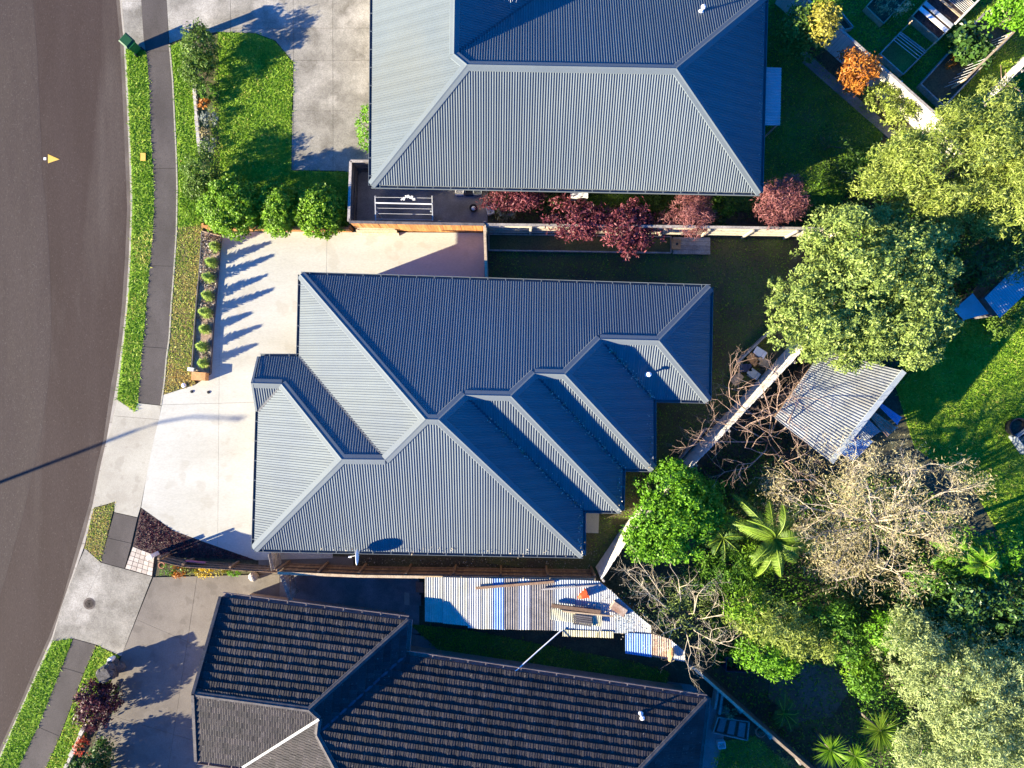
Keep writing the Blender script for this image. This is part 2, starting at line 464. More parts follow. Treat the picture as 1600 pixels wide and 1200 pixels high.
def slabs(name, pts, mat, z, cuts, gap=0.02, piece='slab', depth=0.2):
    """a paved area cut into separate slabs with open joints over a dark bed"""
    bed = slab(name, pts, M['soil'], z - 0.02, depth=depth)
    polys = [[(p.x, p.y) for p in (G(*q) for q in pts)]]
    for (x1, y1, x2, y2) in cuts:
        a, b = G(x1, y1), G(x2, y2)
        n = Vector((-(b - a).y, (b - a).x, 0)).normalized()
        c = n.x * a.x + n.y * a.y
        nxt = []
        for pl in polys:
            for s in (1, -1):
                q = clip(pl, s * n.x, s * n.y, s * c - gap / 2)
                if len(q) >= 3 and abs(poly_area(q)) > 0.02: nxt.append(q)
        polys = nxt
    for pl in polys:
        c = (sum(p[0] for p in pl) / len(pl), sum(p[1] for p in pl) / len(pl))
        MB().prism(pl, z - 0.08, z + random.uniform(-0.003, 0.003)).build(piece, mat, bed)
    return bed


road_edge = [(170, -500), (180, 0), (186, 62), (191, 175), (196, 300), (197, 325), (194, 400), (189, 475), (184, 525),
             (177, 575), (172, 600), (160, 687), (150, 725), (138, 787), (125, 832), (107, 897), (92, 950), (75, 995),
             (50, 1050), (25, 1110), (0, 1165), (-180, 1560)]
kerb_out = [(180, -500), (190, 0), (196, 62), (202, 175), (207, 300), (207, 325), (204, 412), (200, 475), (194, 532),
            (186, 597), (183, 628), (172, 675), (155, 750), (147, 792), (132, 852), (116, 897), (100, 937), (82, 1002),
            (50, 1072), (25, 1127), (2, 1182), (-165, 1560)]
def at_y(line, y):
    for (x1, y1), (x2, y2) in zip(line, line[1:]):
        if y1 <= y <= y2: return x1 + (x2 - x1) * (y - y1) / (y2 - y1)


g = build('ground', [(-700, -700, -0.2), (700, -700, -0.2), (700, 700, -0.2), (-700, 700, -0.2)], [(0, 1, 2, 3)], M['ground'])
g['kind'] = 'structure'
slab('road', [(-250, -500)] + road_edge + [(-600, 1560), (-330, 900), (-250, 300)], M['asphalt'], -0.11, depth=0.05)
lane = [(at_y(road_edge, y) - 131 + 32 * min(1, max(0, (y - 280) / 320)), y) for y in range(-400, 1240, 40)]
lp_ = [G(x, y, -0.108) for x, y in [(x - 190, y) for x, y in lane][::-1] + lane]
build('worn_lane', lp_, [tuple(range(len(lp_)))], M['asphalt_lane'])['kind'] = 'structure'
mid = [(0.3 * a + 0.7 * b, y) for (a, y), b in zip(road_edge, [at_y(kerb_out, min(max(y, -499), 1559)) for _, y in road_edge])]
slab('kerb_channel', road_edge + mid[::-1], M['channel'], -0.095, depth=0.06)
kb = slab('kerb', mid + kerb_out[::-1], M['channel'], -0.03, depth=0.17)
ys = list(range(-480, 1540, 38))
for ya, yb in zip(ys, ys[1:]):
    yb -= 0.7
    mm_ = [(x, y) for x, y in mid if ya < y < yb]; oo_ = [(x, y) for x, y in kerb_out if ya < y < yb]
    ring = [(at_y(mid, ya), ya)] + mm_ + [(at_y(mid, yb), yb), (at_y(kerb_out, yb), yb)] + oo_[::-1] + [(at_y(kerb_out, ya), ya)]
    MB().prism([(G(*q_).x, G(*q_).y) for q_ in ring], -0.1, random.uniform(-.004, .004)).build('kerb_stone', M['kerb'], kb)
slab('yard', kerb_out + [(1100, 1700), (2300, 1700), (2300, -500)], M['soil'], -0.03, depth=0.16)

fp_l = [(219, -400), (221, 0), (225, 62), (230, 88), (234, 150), (236, 212), (240, 275), (241, 310), (240, 350), (236, 400),
        (231, 450), (226, 512), (221, 562), (216, 629)]
fp_r = [(259, -400), (261, 0), (264, 70), (269, 125), (272, 187), (275, 250), (276, 297), (275, 362), (271, 425), (267, 475),
        (264, 525), (259, 562), (256, 597), (251, 633)]
slabs('footpath', fp_l + fp_r[::-1], M['path'], 0.03, [(200, -110, 300, -108), (200, 264, 300, 263), (200, 414, 300, 417), (200, 80, 300, 80), (200, 540, 300, 547)])
slab('path_edging', [(x, y) for x, y in fp_r[2:]] + [(x + 2.2, y) for x, y in fp_r[2:]][::-1], M['path_edge'], 0.036)
berm = [(197, 76), (202, 175), (207, 300), (207, 325), (204, 412), (200, 475), (194, 532), (186, 597), (184, 624), (211, 643)] + fp_l[::-1][:11] + [(224, 78)]
slab('grass_berm', berm, M['grass_base'], 0.02)
slabs('driveway_crossing', [(185, -300), (219, -300), (221, 0), (225, 62), (228, 79), (197, 74), (190, 0)], M['old_concrete'], 0.025, [(180, 2, 240, 2)])
vg = [(264, 72), (292, 60), (305, 130), (313, 245), (317, 352)] + [(275, 355), (276, 297), (275, 250), (272, 187), (269, 125)]
slab('grass_verge', [(x + (2.4 if x < 280 else 0), y) for x, y in vg], M['grass_base'], 0.022)
vd = [(277, 355), (317, 352), (316, 368), (312, 450), (303, 560), (298, 580), (306, 600), (256, 616), (261, 562), (266, 525), (269, 475), (273, 425)]
slab('dry_grass_verge', vd, M['grass_dry'], 0.018)
slabs('driveway_crossing', [(184, 625), (172, 675), (155, 750), (147, 793), (180, 784), (179, 800), (215, 808), (220, 792), (230, 740),
                            (242, 682), (250, 650), (252, 634), (216, 630), (211, 643)], M['cross_concrete'], 0.024, [(100, 643, 300, 660)], gap=0.012)
bs = [(147, 794), (180, 785), (158, 877), (133, 855)]
slab('grass_berm', bs, M['grass_dry'], 0.02)
slabs('footpath', [(179, 801), (215, 809), (205, 852), (195, 888), (158, 878)], M['path'], 0.03, [(150, 836, 220, 852)])
slabs('driveway_crossing', [(133, 857), (158, 879), (195, 889), (238, 901), (190, 1025), (151, 1007), (115, 997), (82, 1002), (100, 937), (116, 897)],
      M['old_concrete'], 0.024, [(160, 880, 60, 1100)], gap=0.008)
slabs('footpath', [(115, 998), (151, 1008), (131, 1052), (94, 1150), (72, 1200), (-20, 1420), (-60, 1400), (30, 1197), (60, 1135)], M['path'], 0.03,
      [(90, 1040, 150, 1058), (50, 1131, 110, 1157), (10, 1225, 80, 1255)])
bl = [(82, 1003), (114, 998), (60, 1135), (30, 1197), (-60, 1400), (-90, 1385), (2, 1182), (25, 1127), (50, 1072)]
slab('grass_berm', bl, M['grass_base'], 0.02)
br = [(152, 1009), (187, 1026), (166, 1075), (128, 1160), (104, 1210), (20, 1400), (-18, 1418), (73, 1200), (95, 1150), (132, 1052)]
slab('grass_verge', br, M['grass_base'], 0.022)
slabs('driveway', [(262, -400), (600, -400), (600, 268), (456, 266), (457, 180), (459, 98), (431, 64), (400, 52), (340, 50), (292, 58), (265, 68), (261, 0)],
      M['old_concrete'], 0.03, [(459, -500, 458, 400), (380, 95, 700, 94), (250, 45, 700, 44), (380, 174, 700, 173), (250, -60, 700, -62), (360, -60, 362, 400), (520, -80, 521, 400)], gap=0.015)
lawn3 = [(341, 51), (400, 53), (430, 65), (458, 99), (456, 180), (455, 267), (548, 269), (548, 352), (320, 350), (330, 200)]
slab('front_lawn', lawn3, M['grass_base'], 0.02)
slab('flower_bed', [(306, 132), (341, 52), (344, 290), (318, 350), (313, 245)], M['mossy'], 0.026)
slabs('driveway', [(256, 617), (306, 601), (331, 584), (335, 500), (346, 366), (400, 362), (757, 364), (757, 446), (520, 446), (520, 872), (400, 875),
                   (318, 846), (272, 829), (221, 793), (230, 740), (242, 682), (250, 650)], M['new_concrete'], 0.028,
      [(512, 300, 510, 460), (339, 640, 343, 900), (200, 663, 312, 634), (312, 634, 520, 626), (512, 300, 512, 460)][:1] + [(200, 634, 560, 624), (343, 560, 340, 900)], gap=0.012)
slab('mulch_bed', [(221, 794), (271, 828), (318, 846), (400, 875), (243, 869), (208, 853)], M['bark'], 0.02)
slabs('driveway', [(240, 902), (437, 897), (437, 965), (360, 965), (360, 1420), (30, 1420), (104, 1212), (140, 1185), (160, 1120), (170, 1075), (190, 1026)],
      M['grey_drive'], 0.026, [(200, 962, 330, 1018), (310, 890, 262, 1210), (150, 1110, 330, 1165)], gap=0.012)
slab('patio', [(430, 898), (655, 900), (655, 990), (430, 990)], M['dark_concrete'], 0.01)
slab('side_path', [(404, 868), (552, 870), (552, 900), (404, 897)], M['grey_drive'], 0.012)
slab('side_path', [(640, 990), (760, 1015), (860, 1040), (1080, 1070), (1140, 1110), (1120, 1200), (640, 1200)], M['dark_concrete'], 0.008)
slab('service_yard', [(540, 255), (762, 255), (762, 352), (540, 352)], M['dark_concrete'], 0.012)
slab('side_lawn', [(762, 365), (1240, 375), (1200, 560), (1020, 770), (930, 900), (760, 880), (760, 500)], M['mossy'], 0.004)
slab('patio_slab', [(911, 800), (936, 801), (935, 833), (911, 832)], M['cross_concrete'], 0.05)
eastlawn = [(1180, -200), (1250, -40), (1262, 80), (1385, 200), (1360, 260), (1300, 330), (900, 330), (900, 300), (1180, 290)]
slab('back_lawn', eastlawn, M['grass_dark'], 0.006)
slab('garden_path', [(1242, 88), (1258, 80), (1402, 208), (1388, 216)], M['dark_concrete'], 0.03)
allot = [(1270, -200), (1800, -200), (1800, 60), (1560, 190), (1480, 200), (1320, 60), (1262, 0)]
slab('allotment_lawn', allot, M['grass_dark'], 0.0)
rlawn = [(1395, 590), (1500, 500), (1700, 430), (1900, 430), (1900, 880), (1640, 860), (1570, 850), (1520, 760), (1430, 700)]
slab('back_lawn', rlawn, M['grass_base'], 0.0)
strip = [(640, 975), (735, 985), (990, 1035), (1045, 1050), (1040, 1078), (900, 1055), (760, 1035), (690, 1020)]
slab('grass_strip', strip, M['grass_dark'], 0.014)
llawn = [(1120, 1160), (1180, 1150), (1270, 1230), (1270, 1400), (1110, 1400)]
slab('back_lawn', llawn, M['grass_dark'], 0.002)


# ------------------------------------------------------------------ roofs
def plane(A, B, inner, tanp):
    A, B, I = Vector(A), Vector(B), Vector(inner)
    d = (B - A); d.z = 0; d.normalize()
    n = Vector((-d.y, d.x, 0))
    if (I - A).dot(n) < 0: n = -n
    return (n.x * tanp, n.y * tanp, A.z - (n.x * A.x + n.y * A.y) * tanp, n, A, tanp)


def meet(p, q, r):
    A = np.array([[p[0], p[1], -1], [q[0], q[1], -1], [r[0], r[1], -1]])
    b = -np.array([p[2], q[2], r[2]])
    return Vector(np.linalg.solve(A, b))


def uv_frame(pl):
    n, A = pl[3], pl[4]
    e = Vector((n.y, -n.x, 0))
    return e, n, A


def to_uv(pl, P):
    e, n, A = uv_frame(pl)
    d = Vector(P) - A
    return (d.dot(e), d.dot(n))


def from_uv(pl, u, v, h=0.0):
    e, n, A = uv_frame(pl)
    return (A.x + e.x * u + n.x * v, A.y + e.y * u + n.y * v, A.z + v * pl[5] + h)


def ribbed(name, pl, pts, mat, parent, period=0.118, rib=0.031):
    poly = [to_uv(pl, p) for p in pts]
    us = [p[0] for p in poly]
    k0, k1 = math.floor(min(us) / period) - 1, math.ceil(max(us) / period) + 1
    brk = []
    for k in range(k0, k1):
        for f, h in ((0.0, 0.0), (0.48, 0.0), (0.66, 1.0), (0.82, 1.0)):
            brk.append(((k + f) * period, h * rib))
    V, F, T = [], [], []
    for bi, ((ua, ha), (ub, hb)) in enumerate(zip(brk, brk[1:])):
        q = clip(clip(poly, -1, 0, -ua), 1, 0, ub)
        if len(q) < 3 or abs(poly_area(q)) < 1e-5: continue
        if poly_area(q) < 0: q = q[::-1]
        o = len(V)
        for u, v in q:
            t = (u - ua) / (ub - ua)
            V.append(from_uv(pl, u, v, ha + (hb - ha) * t))
        F.append(tuple(range(o, o + len(q))))
        T.append(0.07 * math.sin(12.9 * (bi // 28) + 3 * name.__len__() + pl[2]) + 0.05 * math.sin(7.7 * (bi // 4)))
    return build(name, V, F, mat, parent, tint=T)


def cap(name, a, b, pa, pb, mat, parent, w=0.24, lift=0.046):
    """folded ridge or hip flashing over the edge a-b of two slopes"""
    a, b = Vector(a), Vector(b)
    d = (b - a).normalized()
    sides = []
    for pl in (pa, pb):
        nrm = Vector((-pl[0], -pl[1], 1)).normalized()
        t = nrm.cross(d).normalized()
        # pick the direction that runs down this slope
        mid_ = (a + b) / 2
        down = Vector((-pl[3].x, -pl[3].y, -pl[5]))
        if t.dot(down) < 0: t = -t
        sides.append((t, nrm))
    up = Vector((0, 0, lift))
    V, F = [], []
    for p in (a, b):
        (t1, n1), (t2, n2) = sides
        V += [p + t1 * w + n1 * (lift - 0.012), p + t1 * (w - 0.03) + n1 * (lift + 0.01), p + t1 * 0.045 + n1 * (lift + 0.008), p + up + Vector((0, 0, 0.03)),
              p + t2 * 0.045 + n2 * (lift + 0.008), p + t2 * (w - 0.03) + n2 * (lift + 0.01), p + t2 * w + n2 * (lift - 0.012)]
    for i in range(6): F.append((i, i + 1, 8 + i, 7 + i))
    F += [(0, 1, 2, 3, 4, 5, 6)[::-1], (7, 8, 9, 10, 11, 12, 13)]
    return build(name, V, F, mat, parent)


def valley(a, b, parent, w=0.1, lift=0.036):
    a, b = Vector(a), Vector(b)
    d = (b - a); d.z = 0; d.normalize()
    s = Vector((-d.y, d.x, 0)) * w / 2
    up = Vector((0, 0, lift))
    V = [a - s + up, a + s + up, b + s + up, b - s + up]
    return build('valley_gutter', V, [(0, 1, 2, 3)], M['valley'], parent)


GI = [0]


def gutter(a, b, centre, parent, mat, w=0.13):
    a, b, c = Vector(a), Vector(b), Vector(centre)
    d = (b - a); d.z = 0; L = d.length; d.normalize()
    n = Vector((-d.y, d.x, 0))
    if (c - a).dot(n) > 0: n = -n
    GI[0] += 1
    dz = (GI[0] % 5) * 0.004
    m = MB()
    z = Vector((0, 0, -0.10 - dz))
    m.beam(a + n * w / 2 + z, b + n * w / 2 + z, w, 0.012)
    m.beam(a + n * w - d * 0.004 + Vector((0, 0, -0.045 - dz)), b + n * w + d * 0.004 + Vector((0, 0, -0.045 - dz)), 0.022, 0.12)
    m.beam(a - n * 0.012 + Vector((0, 0, -0.09 - dz)), b - n * 0.012 + Vector((0, 0, -0.09 - dz)), 0.02, 0.16)
    k = max(1, int(L / 0.85))
    for i in range(k):
        p = a + d * ((i + 0.5) * L / k)
        m.beam(p + Vector((0, 0, 0.012)), p + n * w + Vector((0, 0, 0.012)), 0.035, 0.01)
    return m.build('gutter', mat, parent)


def inset(poly, d):
    """shrink a plan polygon (list of xy) by d"""
    n = len(poly)
    if poly_area(poly) < 0: poly = poly[::-1]
    out = []
    for i in range(n):
        p0, p1, p2 = Vector(poly[i - 1]), Vector(poly[i]), Vector(poly[(i + 1) % n])
        d1 = (p1 - p0).normalized(); d2 = (p2 - p1).normalized()
        n1 = Vector((-d1.y, d1.x)); n2 = Vector((-d2.y, d2.x))
        A = np.array([[n1.x, n1.y], [n2.x, n2.y]])
        if abs(np.linalg.det(A)) < 1e-3:
            q = p1 + n1 * d
        else:
            q = Vector(np.linalg.solve(A, [n1.dot(p1) + d, n2.dot(p1) + d]))
        out.append((q.x, q.y))
    return out


def walls(corners, root, mat, wins=True, top=2.5, d=0.55):
    poly = inset([(c[0], c[1]) for c in corners], d)
    MB().prism(poly, -0.1, top - 0.02).build('wall', mat, root)
    V = [(c[0], c[1], top + 0.02) for c in corners]
    build('soffit', V, [tuple(range(len(V)))], M['white'], root)
    if wins:
        n = len(poly)
        for i in range(n):
            a, b = Vector((*poly[i], 0)), Vector((*poly[(i + 1) % n], 0))
            dd = (b - a); L = dd.length; dd.normalize()
            out = Vector((dd.y, -dd.x, 0))
            k = int(L / 3.6)
            for j in range(k):
                c = a + dd * ((j + 0.5) * L / k) + out * 0.02
                w = MB()
                for sx in (-0.72, 0, 0.72): w.box(c + dd * sx + Vector((0, 0, 1.5)), (0.06, 0.06, 1.16), math.atan2(dd.y, dd.x))
                for sz in (0.92, 2.08): w.box(c + Vector((0, 0, sz)), (1.5, 0.064, 0.06), math.atan2(dd.y, dd.x))
                fr = w.build('window', M['white'], root)
                MB().box(c + Vector((0, 0, 1.5)) - out * 0.008, (1.42, 0.04, 1.12), math.atan2(dd.y, dd.x)).build('pane', M['glass'], fr)


ZE = 2.6
TP = math.tan(math.radians(27.0))


def Q(x, y): return W(x, y, ZE)


# --- the middle house with the stepped hip roof
hm = empty('house', G(640, 700), 'middle house with blue-grey ribbed metal hip roof stepping back in four peaks', 'house')
A, B, C, D, E, F_, G_, H_, I_, J, K, L_ = [Q(*p) for p in ((470, 429), (1110, 449), (1107, 626), (1021, 624), (1021, 733), (973, 732),
                                                     (971, 798), (911, 797), (911, 868), (397, 858), (406, 557), (467, 557))]
ctr = Q(700, 640)
N_ = plane(A, B, ctr, TP); E4 = plane(B, C, ctr, TP); S4 = plane(C, D, Q(900, 560), TP); E3 = plane(D, E, ctr, TP)
S3 = plane(E, F_, ctr, TP); E2 = plane(F_, G_, ctr, TP); S2 = plane(G_, H_, ctr, TP); E1 = plane(H_, I_, ctr, TP)
S1 = plane(I_, J, ctr, TP); WG = plane(J, K, ctr, TP); NG = plane(K, L_, ctr, TP); WM = plane(L_, A, ctr, TP)
a1, a2 = meet(N_, WM, S1), meet(N_, S1, E1)
r2a, r2b, r3a, r3b, r4a, r4b = meet(N_, E1, S2), meet(N_, S2, E2), meet(N_, E2, S3), meet(N_, S3, E3), meet(N_, E3, S4), meet(N_, S4, E4)
g1, g2 = meet(WG, NG, S1), meet(NG, S1, WM)
hw = 1.33
q = K + (g1 - K) * (hw * TP / (g1.z - K.z))
wdir = (J - K).normalized()
perp = Vector((wdir.y, -wdir.x, 0))
if (q - K).dot(perp) > 0: perp = -perp           # points out, to the west
foot = q - K
rg = q + perp * (abs(foot.dot(perp)) + 0.12)
m_ = K + wdir * (2 * hw)
k_out = K + perp * 0.12
m_out = m_ + perp * 0.12
SG = plane(m_out, m_, q + wdir * 0, TP)
SG = plane(m_, m_ + (q - rg).normalized(), q, TP)
SG = (SG[0], SG[1], SG[2], SG[3], SG[4], TP)
R = M['roof']
for nm, pl, pts in (('roof_slope', N_, [A, B, r4b, r4a, r3b, r3a, r2b, r2a, a2, a1]), ('roof_slope', E4, [B, C, r4b]),
                    ('roof_slope', S4, [C, D, r4a, r4b]), ('roof_slope', E3, [D, E, r3b, r4a]), ('roof_slope', S3, [E, F_, r3a, r3b]),
                    ('roof_slope', E2, [F_, G_, r2b, r3a]), ('roof_slope', S2, [G_, H_, r2a, r2b]), ('roof_slope', E1, [H_, I_, a2, r2a]),
                    ('roof_slope', S1, [I_, J, g1, g2, a1, a2]), ('roof_slope', WG, [J, m_, q, g1]), ('roof_slope', NG, [k_out, L_, g2, g1, q, rg]),
                    ('roof_slope', SG, [rg, q, m_, m_out]), ('roof_slope', WM, [L_, g2, a1, A])):
    ribbed(nm, pl, pts, R, hm)
for a, b, pa, pb in ((A, a1, N_, WM), (a1, a2, N_, S1), (a2, r2a, N_, E1), (r2a, r2b, N_, S2), (r2b, r3a, N_, E2), (r3a, r3b, N_, S3), (r3b, r4a, N_, E3),
                     (r4a, r4b, N_, S4), (r4b, B, N_, E4), (r4b, C, S4, E4), (r3b, E, S3, E3), (r2b, G_, S2, E2), (a2, I_, S1, E1), (a1, g2, S1, WM),
                     (g2, g1, NG, S1), (g1, J, S1, WG), (g1, q, NG, WG), (q, rg, NG, SG)):
    cap('ridge_cap', a, b, pa, pb, R, hm)
for a, b in ((r2a, H_), (r3a, F_), (r4a, D), (g2, L_), (q, m_)): valley(a, b, hm)
cor = [A, B, C, D, E, F_, G_, H_, I_, J, K, L_]
for a, b in ((A, B), (B, C), (C, D), (D, E), (E, F_), (F_, G_), (G_, H_), (H_, I_), (I_, J), (J, m_), (K, L_), (L_, A)):
    mid_ = (a + b) / 2
    pl = plane(a, b, Q(900, 560) if a is C else ctr, TP)
    gutter(a, b, mid_ + pl[3], hm, R)
build('gable_end', [k_out + Vector((0, 0, -.05)), rg + Vector((0, 0, -.03)), m_out + Vector((0, 0, -.05)), k_out - Vector((0, 0, .2)), m_out - Vector((0, 0, .2))], [(0, 1, 2, 4, 3)], M['white'], hm)
build('barge_flashing', [rg + Vector((0, 0, .06)), rg - perp * .1 + Vector((0, 0, .07)), k_out - perp * .1 + Vector((0, 0, .06)), k_out + Vector((0, 0, .05)),
                         m_out + Vector((0, 0, .05)), m_out - perp * .1 + Vector((0, 0, .06))], [(0, 3, 2, 1), (0, 1, 5, 4)], R, hm)
walls(cor, hm, M['wall'])
# satellite dish on the south eave
def satellite_dish(px, py, label):
    base = from_uv(S1, *to_uv(S1, W(px, py, 2.75)))
    base = Vector(base)
    t = empty('satellite_dish', base, label, 'satellite dish')
    top = base + Vector((0.06, -0.14, 0.62))
    MB().tube([base, base + Vector((0.02, -0.02, 0.4)), top], [0.025, 0.022, 0.02], 8).build('mast', M['white'], t)
    ax = Vector((-1, -0.03, 0.10)).normalized()
    u = ax.cross(Vector((0, 0, 1))).normalized(); v = u.cross(ax).normalized()
    V, F = [], []
    R0, n, rings = 0.40, 28, 5
    for side in (0, 1):
        for r in range(rings + 1):
            for k in range(n):
                a = 2 * math.pi * k / n; rr = R0 * r / rings
                V.append(top + (u * math.cos(a) * 0.92 + v * math.sin(a)) * rr + ax * (0.45 * rr * rr - 0.03 * side))
    for side in (0, 1):
        o = side * (rings + 1) * n
        for r in range(rings):
            for k in range(n):
                f = (o + r * n + k, o + r * n + (k + 1) % n, o + (r + 1) * n + (k + 1) % n, o + (r + 1) * n + k)
                F.append(f if side == 0 else f[::-1])
    o1 = rings * n; o2 = (rings + 1) * n + rings * n
    F += [(o1 + k, o1 + (k + 1) % n, o2 + (k + 1) % n, o2 + k) for k in range(n)]
    build('reflector', V, F, M['white'], t, smooth=True)
    e = top + ax * 0.42 - v * 0.12
    MB().tube([top - v * 0.38, e - v * 0.05], 0.014, 6).build('feed_arm', M['white'], t)
    MB().tube([e + ax * 0.05, e - ax * 0.09], [0.035, 0.045], 10).build('receiver', M['white'], t)


satellite_dish(561, 862, 'white satellite dish on the south eave of the middle house')


def roof_vent(pl, px, py, z, label, mat='white', hh=0.42):
    p = Vector(from_uv(pl, *to_uv(pl, W(px, py, z))))
    t = empty('roof_vent', p, label, 'vent')
    MB().lathe(p, [(0.13, 0.02), (0.12, 0.05), (0.055, 0.09), (0.05, hh)], 12).build('pipe', M[mat], t)
    MB().lathe(p, [(0.10, hh), (0.12, hh + 0.03), (0.09, hh + 0.09), (0.02, hh + 0.11)], 12).build('cowl', M[mat], t)


roof_vent(S4, 1012, 585, 3.3, 'white vent pipe on the shaded valley slope of the middle roof')

# --- the upper house
h1 = empty('house', G(860, 150), 'upper house with grey ribbed metal hip roof and a wing running north', 'house')
R1 = M['roof1']
nw, sw, se, ne, inn, wn_ = [Q(*p) for p in ((585, -360), (580, 289), (1188, 301), (1196, -8), (852, -14), (860, -360))]
c1 = Q(800, 150)
PW = plane(nw, sw, c1, TP); PS = plane(sw, se, c1, TP); PE = plane(se, ne, c1, TP); PN = plane(ne, inn, c1, TP); PX = plane(inn, wn_, Q(700, -100), TP)
b1, b2, bv = meet(PW, PS, PN), meet(PS, PN, PE), meet(PW, PN, PX)
endp = plane(nw, wn_, Q(700, 0), 50.0)
be = meet(PW, PX, (endp[0], endp[1], endp[2]))
for pl, pts in ((PW, [nw, sw, b1, bv, be]), (PS, [sw, se, b2, b1]), (PE, [se, ne, b2]), (PN, [ne, inn, bv, b1, b2]), (PX, [inn, wn_, be, bv])):
    ribbed('roof_slope', pl, pts, R1, h1)
for a, b, pa, pb in ((sw, b1, PW, PS), (b1, b2, PS, PN), (se, b2, PS, PE), (ne, b2, PE, PN), (b1, bv, PW, PN), (bv, be, PW, PX)):
    cap('ridge_cap', a, b, pa, pb, R1, h1)
valley(inn, bv, h1)
for a, b, pl in ((nw, sw, PW), (sw, se, PS), (se, ne, PE), (ne, inn, PN), (inn, wn_, PX)):
    gutter(a, b, (a + b) / 2 + pl[3], h1, R1)
walls([nw, sw, se, ne, inn, wn_], h1, M['wall2'])
roof_vent(PN, 1096, 17, 3.3, 'small white vent pipe on the north slope of the upper roof')
pa_ = Vector(from_uv(PX, *to_uv(PX, W(798, 14, 3.4))))
an = empty('aerial', pa_, 'thin metal aerial on the shaded wing of the upper roof', 'aerial')
MB().tube([pa_, pa_ + Vector((0, 0, 1.1))], 0.018, 6).build('mast', M['galv'], an)
mb = MB(); mb.tube([pa_ + Vector((-0.45, 0.1, 1.05)), pa_ + Vector((0.35, -0.08, 1.05))], 0.012, 5)
for i in range(5):
    c = pa_ + Vector((-0.4 + i * 0.17, 0.09 - i * 0.04, 1.06)); mb.tube([c + Vector((-.03, -.22, 0)), c + Vector((.03, .22, 0))], 0.008, 4)
mb.build('boom', M['galv'], an)


# --- generic corrugated quad
def sheet_mesh(name, quad, mat, parent, period=0.1, amp=0.018, loc=None):
    """quad A,B,C,D in space; corrugations follow A->D and repeat along A->B"""
    A_, B_, C_, D_ = [Vector(p) for p in quad]
    n = max(4, int((B_ - A_).length / period)) * 4
    nm = (B_ - A_).cross(D_ - A_).normalized()
    if nm.z < 0: nm = -nm
    V, F = [], []
    for s in range(2):
        for i in range(n + 1):
            t = i / n
            h = amp * math.sin(2 * math.pi * i / 4.0 + 0.6)
            p = (A_.lerp(B_, t) if s == 0 else D_.lerp(C_, t)) + nm * h
            V.append(p)
    for i in range(n): F.append((i, i + 1, n + 2 + i, n + 1 + i))
    top = len(V)
    return build(name, V, F, mat, parent, loc)


# blue lean-to beside the upper house
aw = empty('awning', G(1196, 150), 'small pale blue corrugated awning on the east side of the upper house', 'awning')
sheet_mesh('roof_sheet', [W(1192, 105, 2.2), W(1190, 196, 2.2), W(1219, 196, 2.05), W(1221, 106, 2.05)], M['pale_sheet'], aw, 0.14, 0.02)
mb = MB()
for px, py in ((1217, 108), (1215, 194)):
    p = W(px, py, 2.0); MB().beam((p.x, p.y, 0), p, 0.07, 0.07).build('post', M['timber_grey'], aw)

# --- the lower house with dark tile courses
h2 = empty('house', G(640, 1120), 'lower house with dark tiled hip and gable roof in rows of overlapping tiles', 'house')
T2 = math.tan(math.radians(22.5))
n1, n2, i1, n3, s3, s2, w2, w1, sg = [Q(*p) for p in ((347, 932), (638, 969), (634, 1023), (1104, 1092), (1048, 1580), (500, 1290), (352, 1275), (380, 1198), (309, 1188))]
cg = Q(480, 1080); cm = Q(750, 1200)
PNG = plane(n1, n2, cg, T2); PEG = plane(n2, i1, cg, T2); PNM = plane(i1, n3, cm, T2); PEM = plane(n3, s3, cm, T2)
dE = (n3 - i1).normalized()
s2 = s3 - dE * ((n3 - i1).length + 6.0)
PSM = plane(s3, s2, cm, T2); PSG = plane(sg, w1, cg, T2)
w_dir = Vector((dE.y, -dE.x, 0))
PWM = plane(w1, w1 + w_dir, cm, T2)
sw2 = meet(PWM, PSM, (0, 0, ZE))
v1, v2, v3, v4, v5 = meet(PNG, PSG, PEG), meet(PSG, PEG, PWM), meet(PEG, PWM, PNM), meet(PWM, PNM, PSM), meet(PNM, PSM, PEM)
vert = plane(n1, sg, cg, 60.0)
rw = meet(PNG, PSG, vert)
TILE_W = 0.24


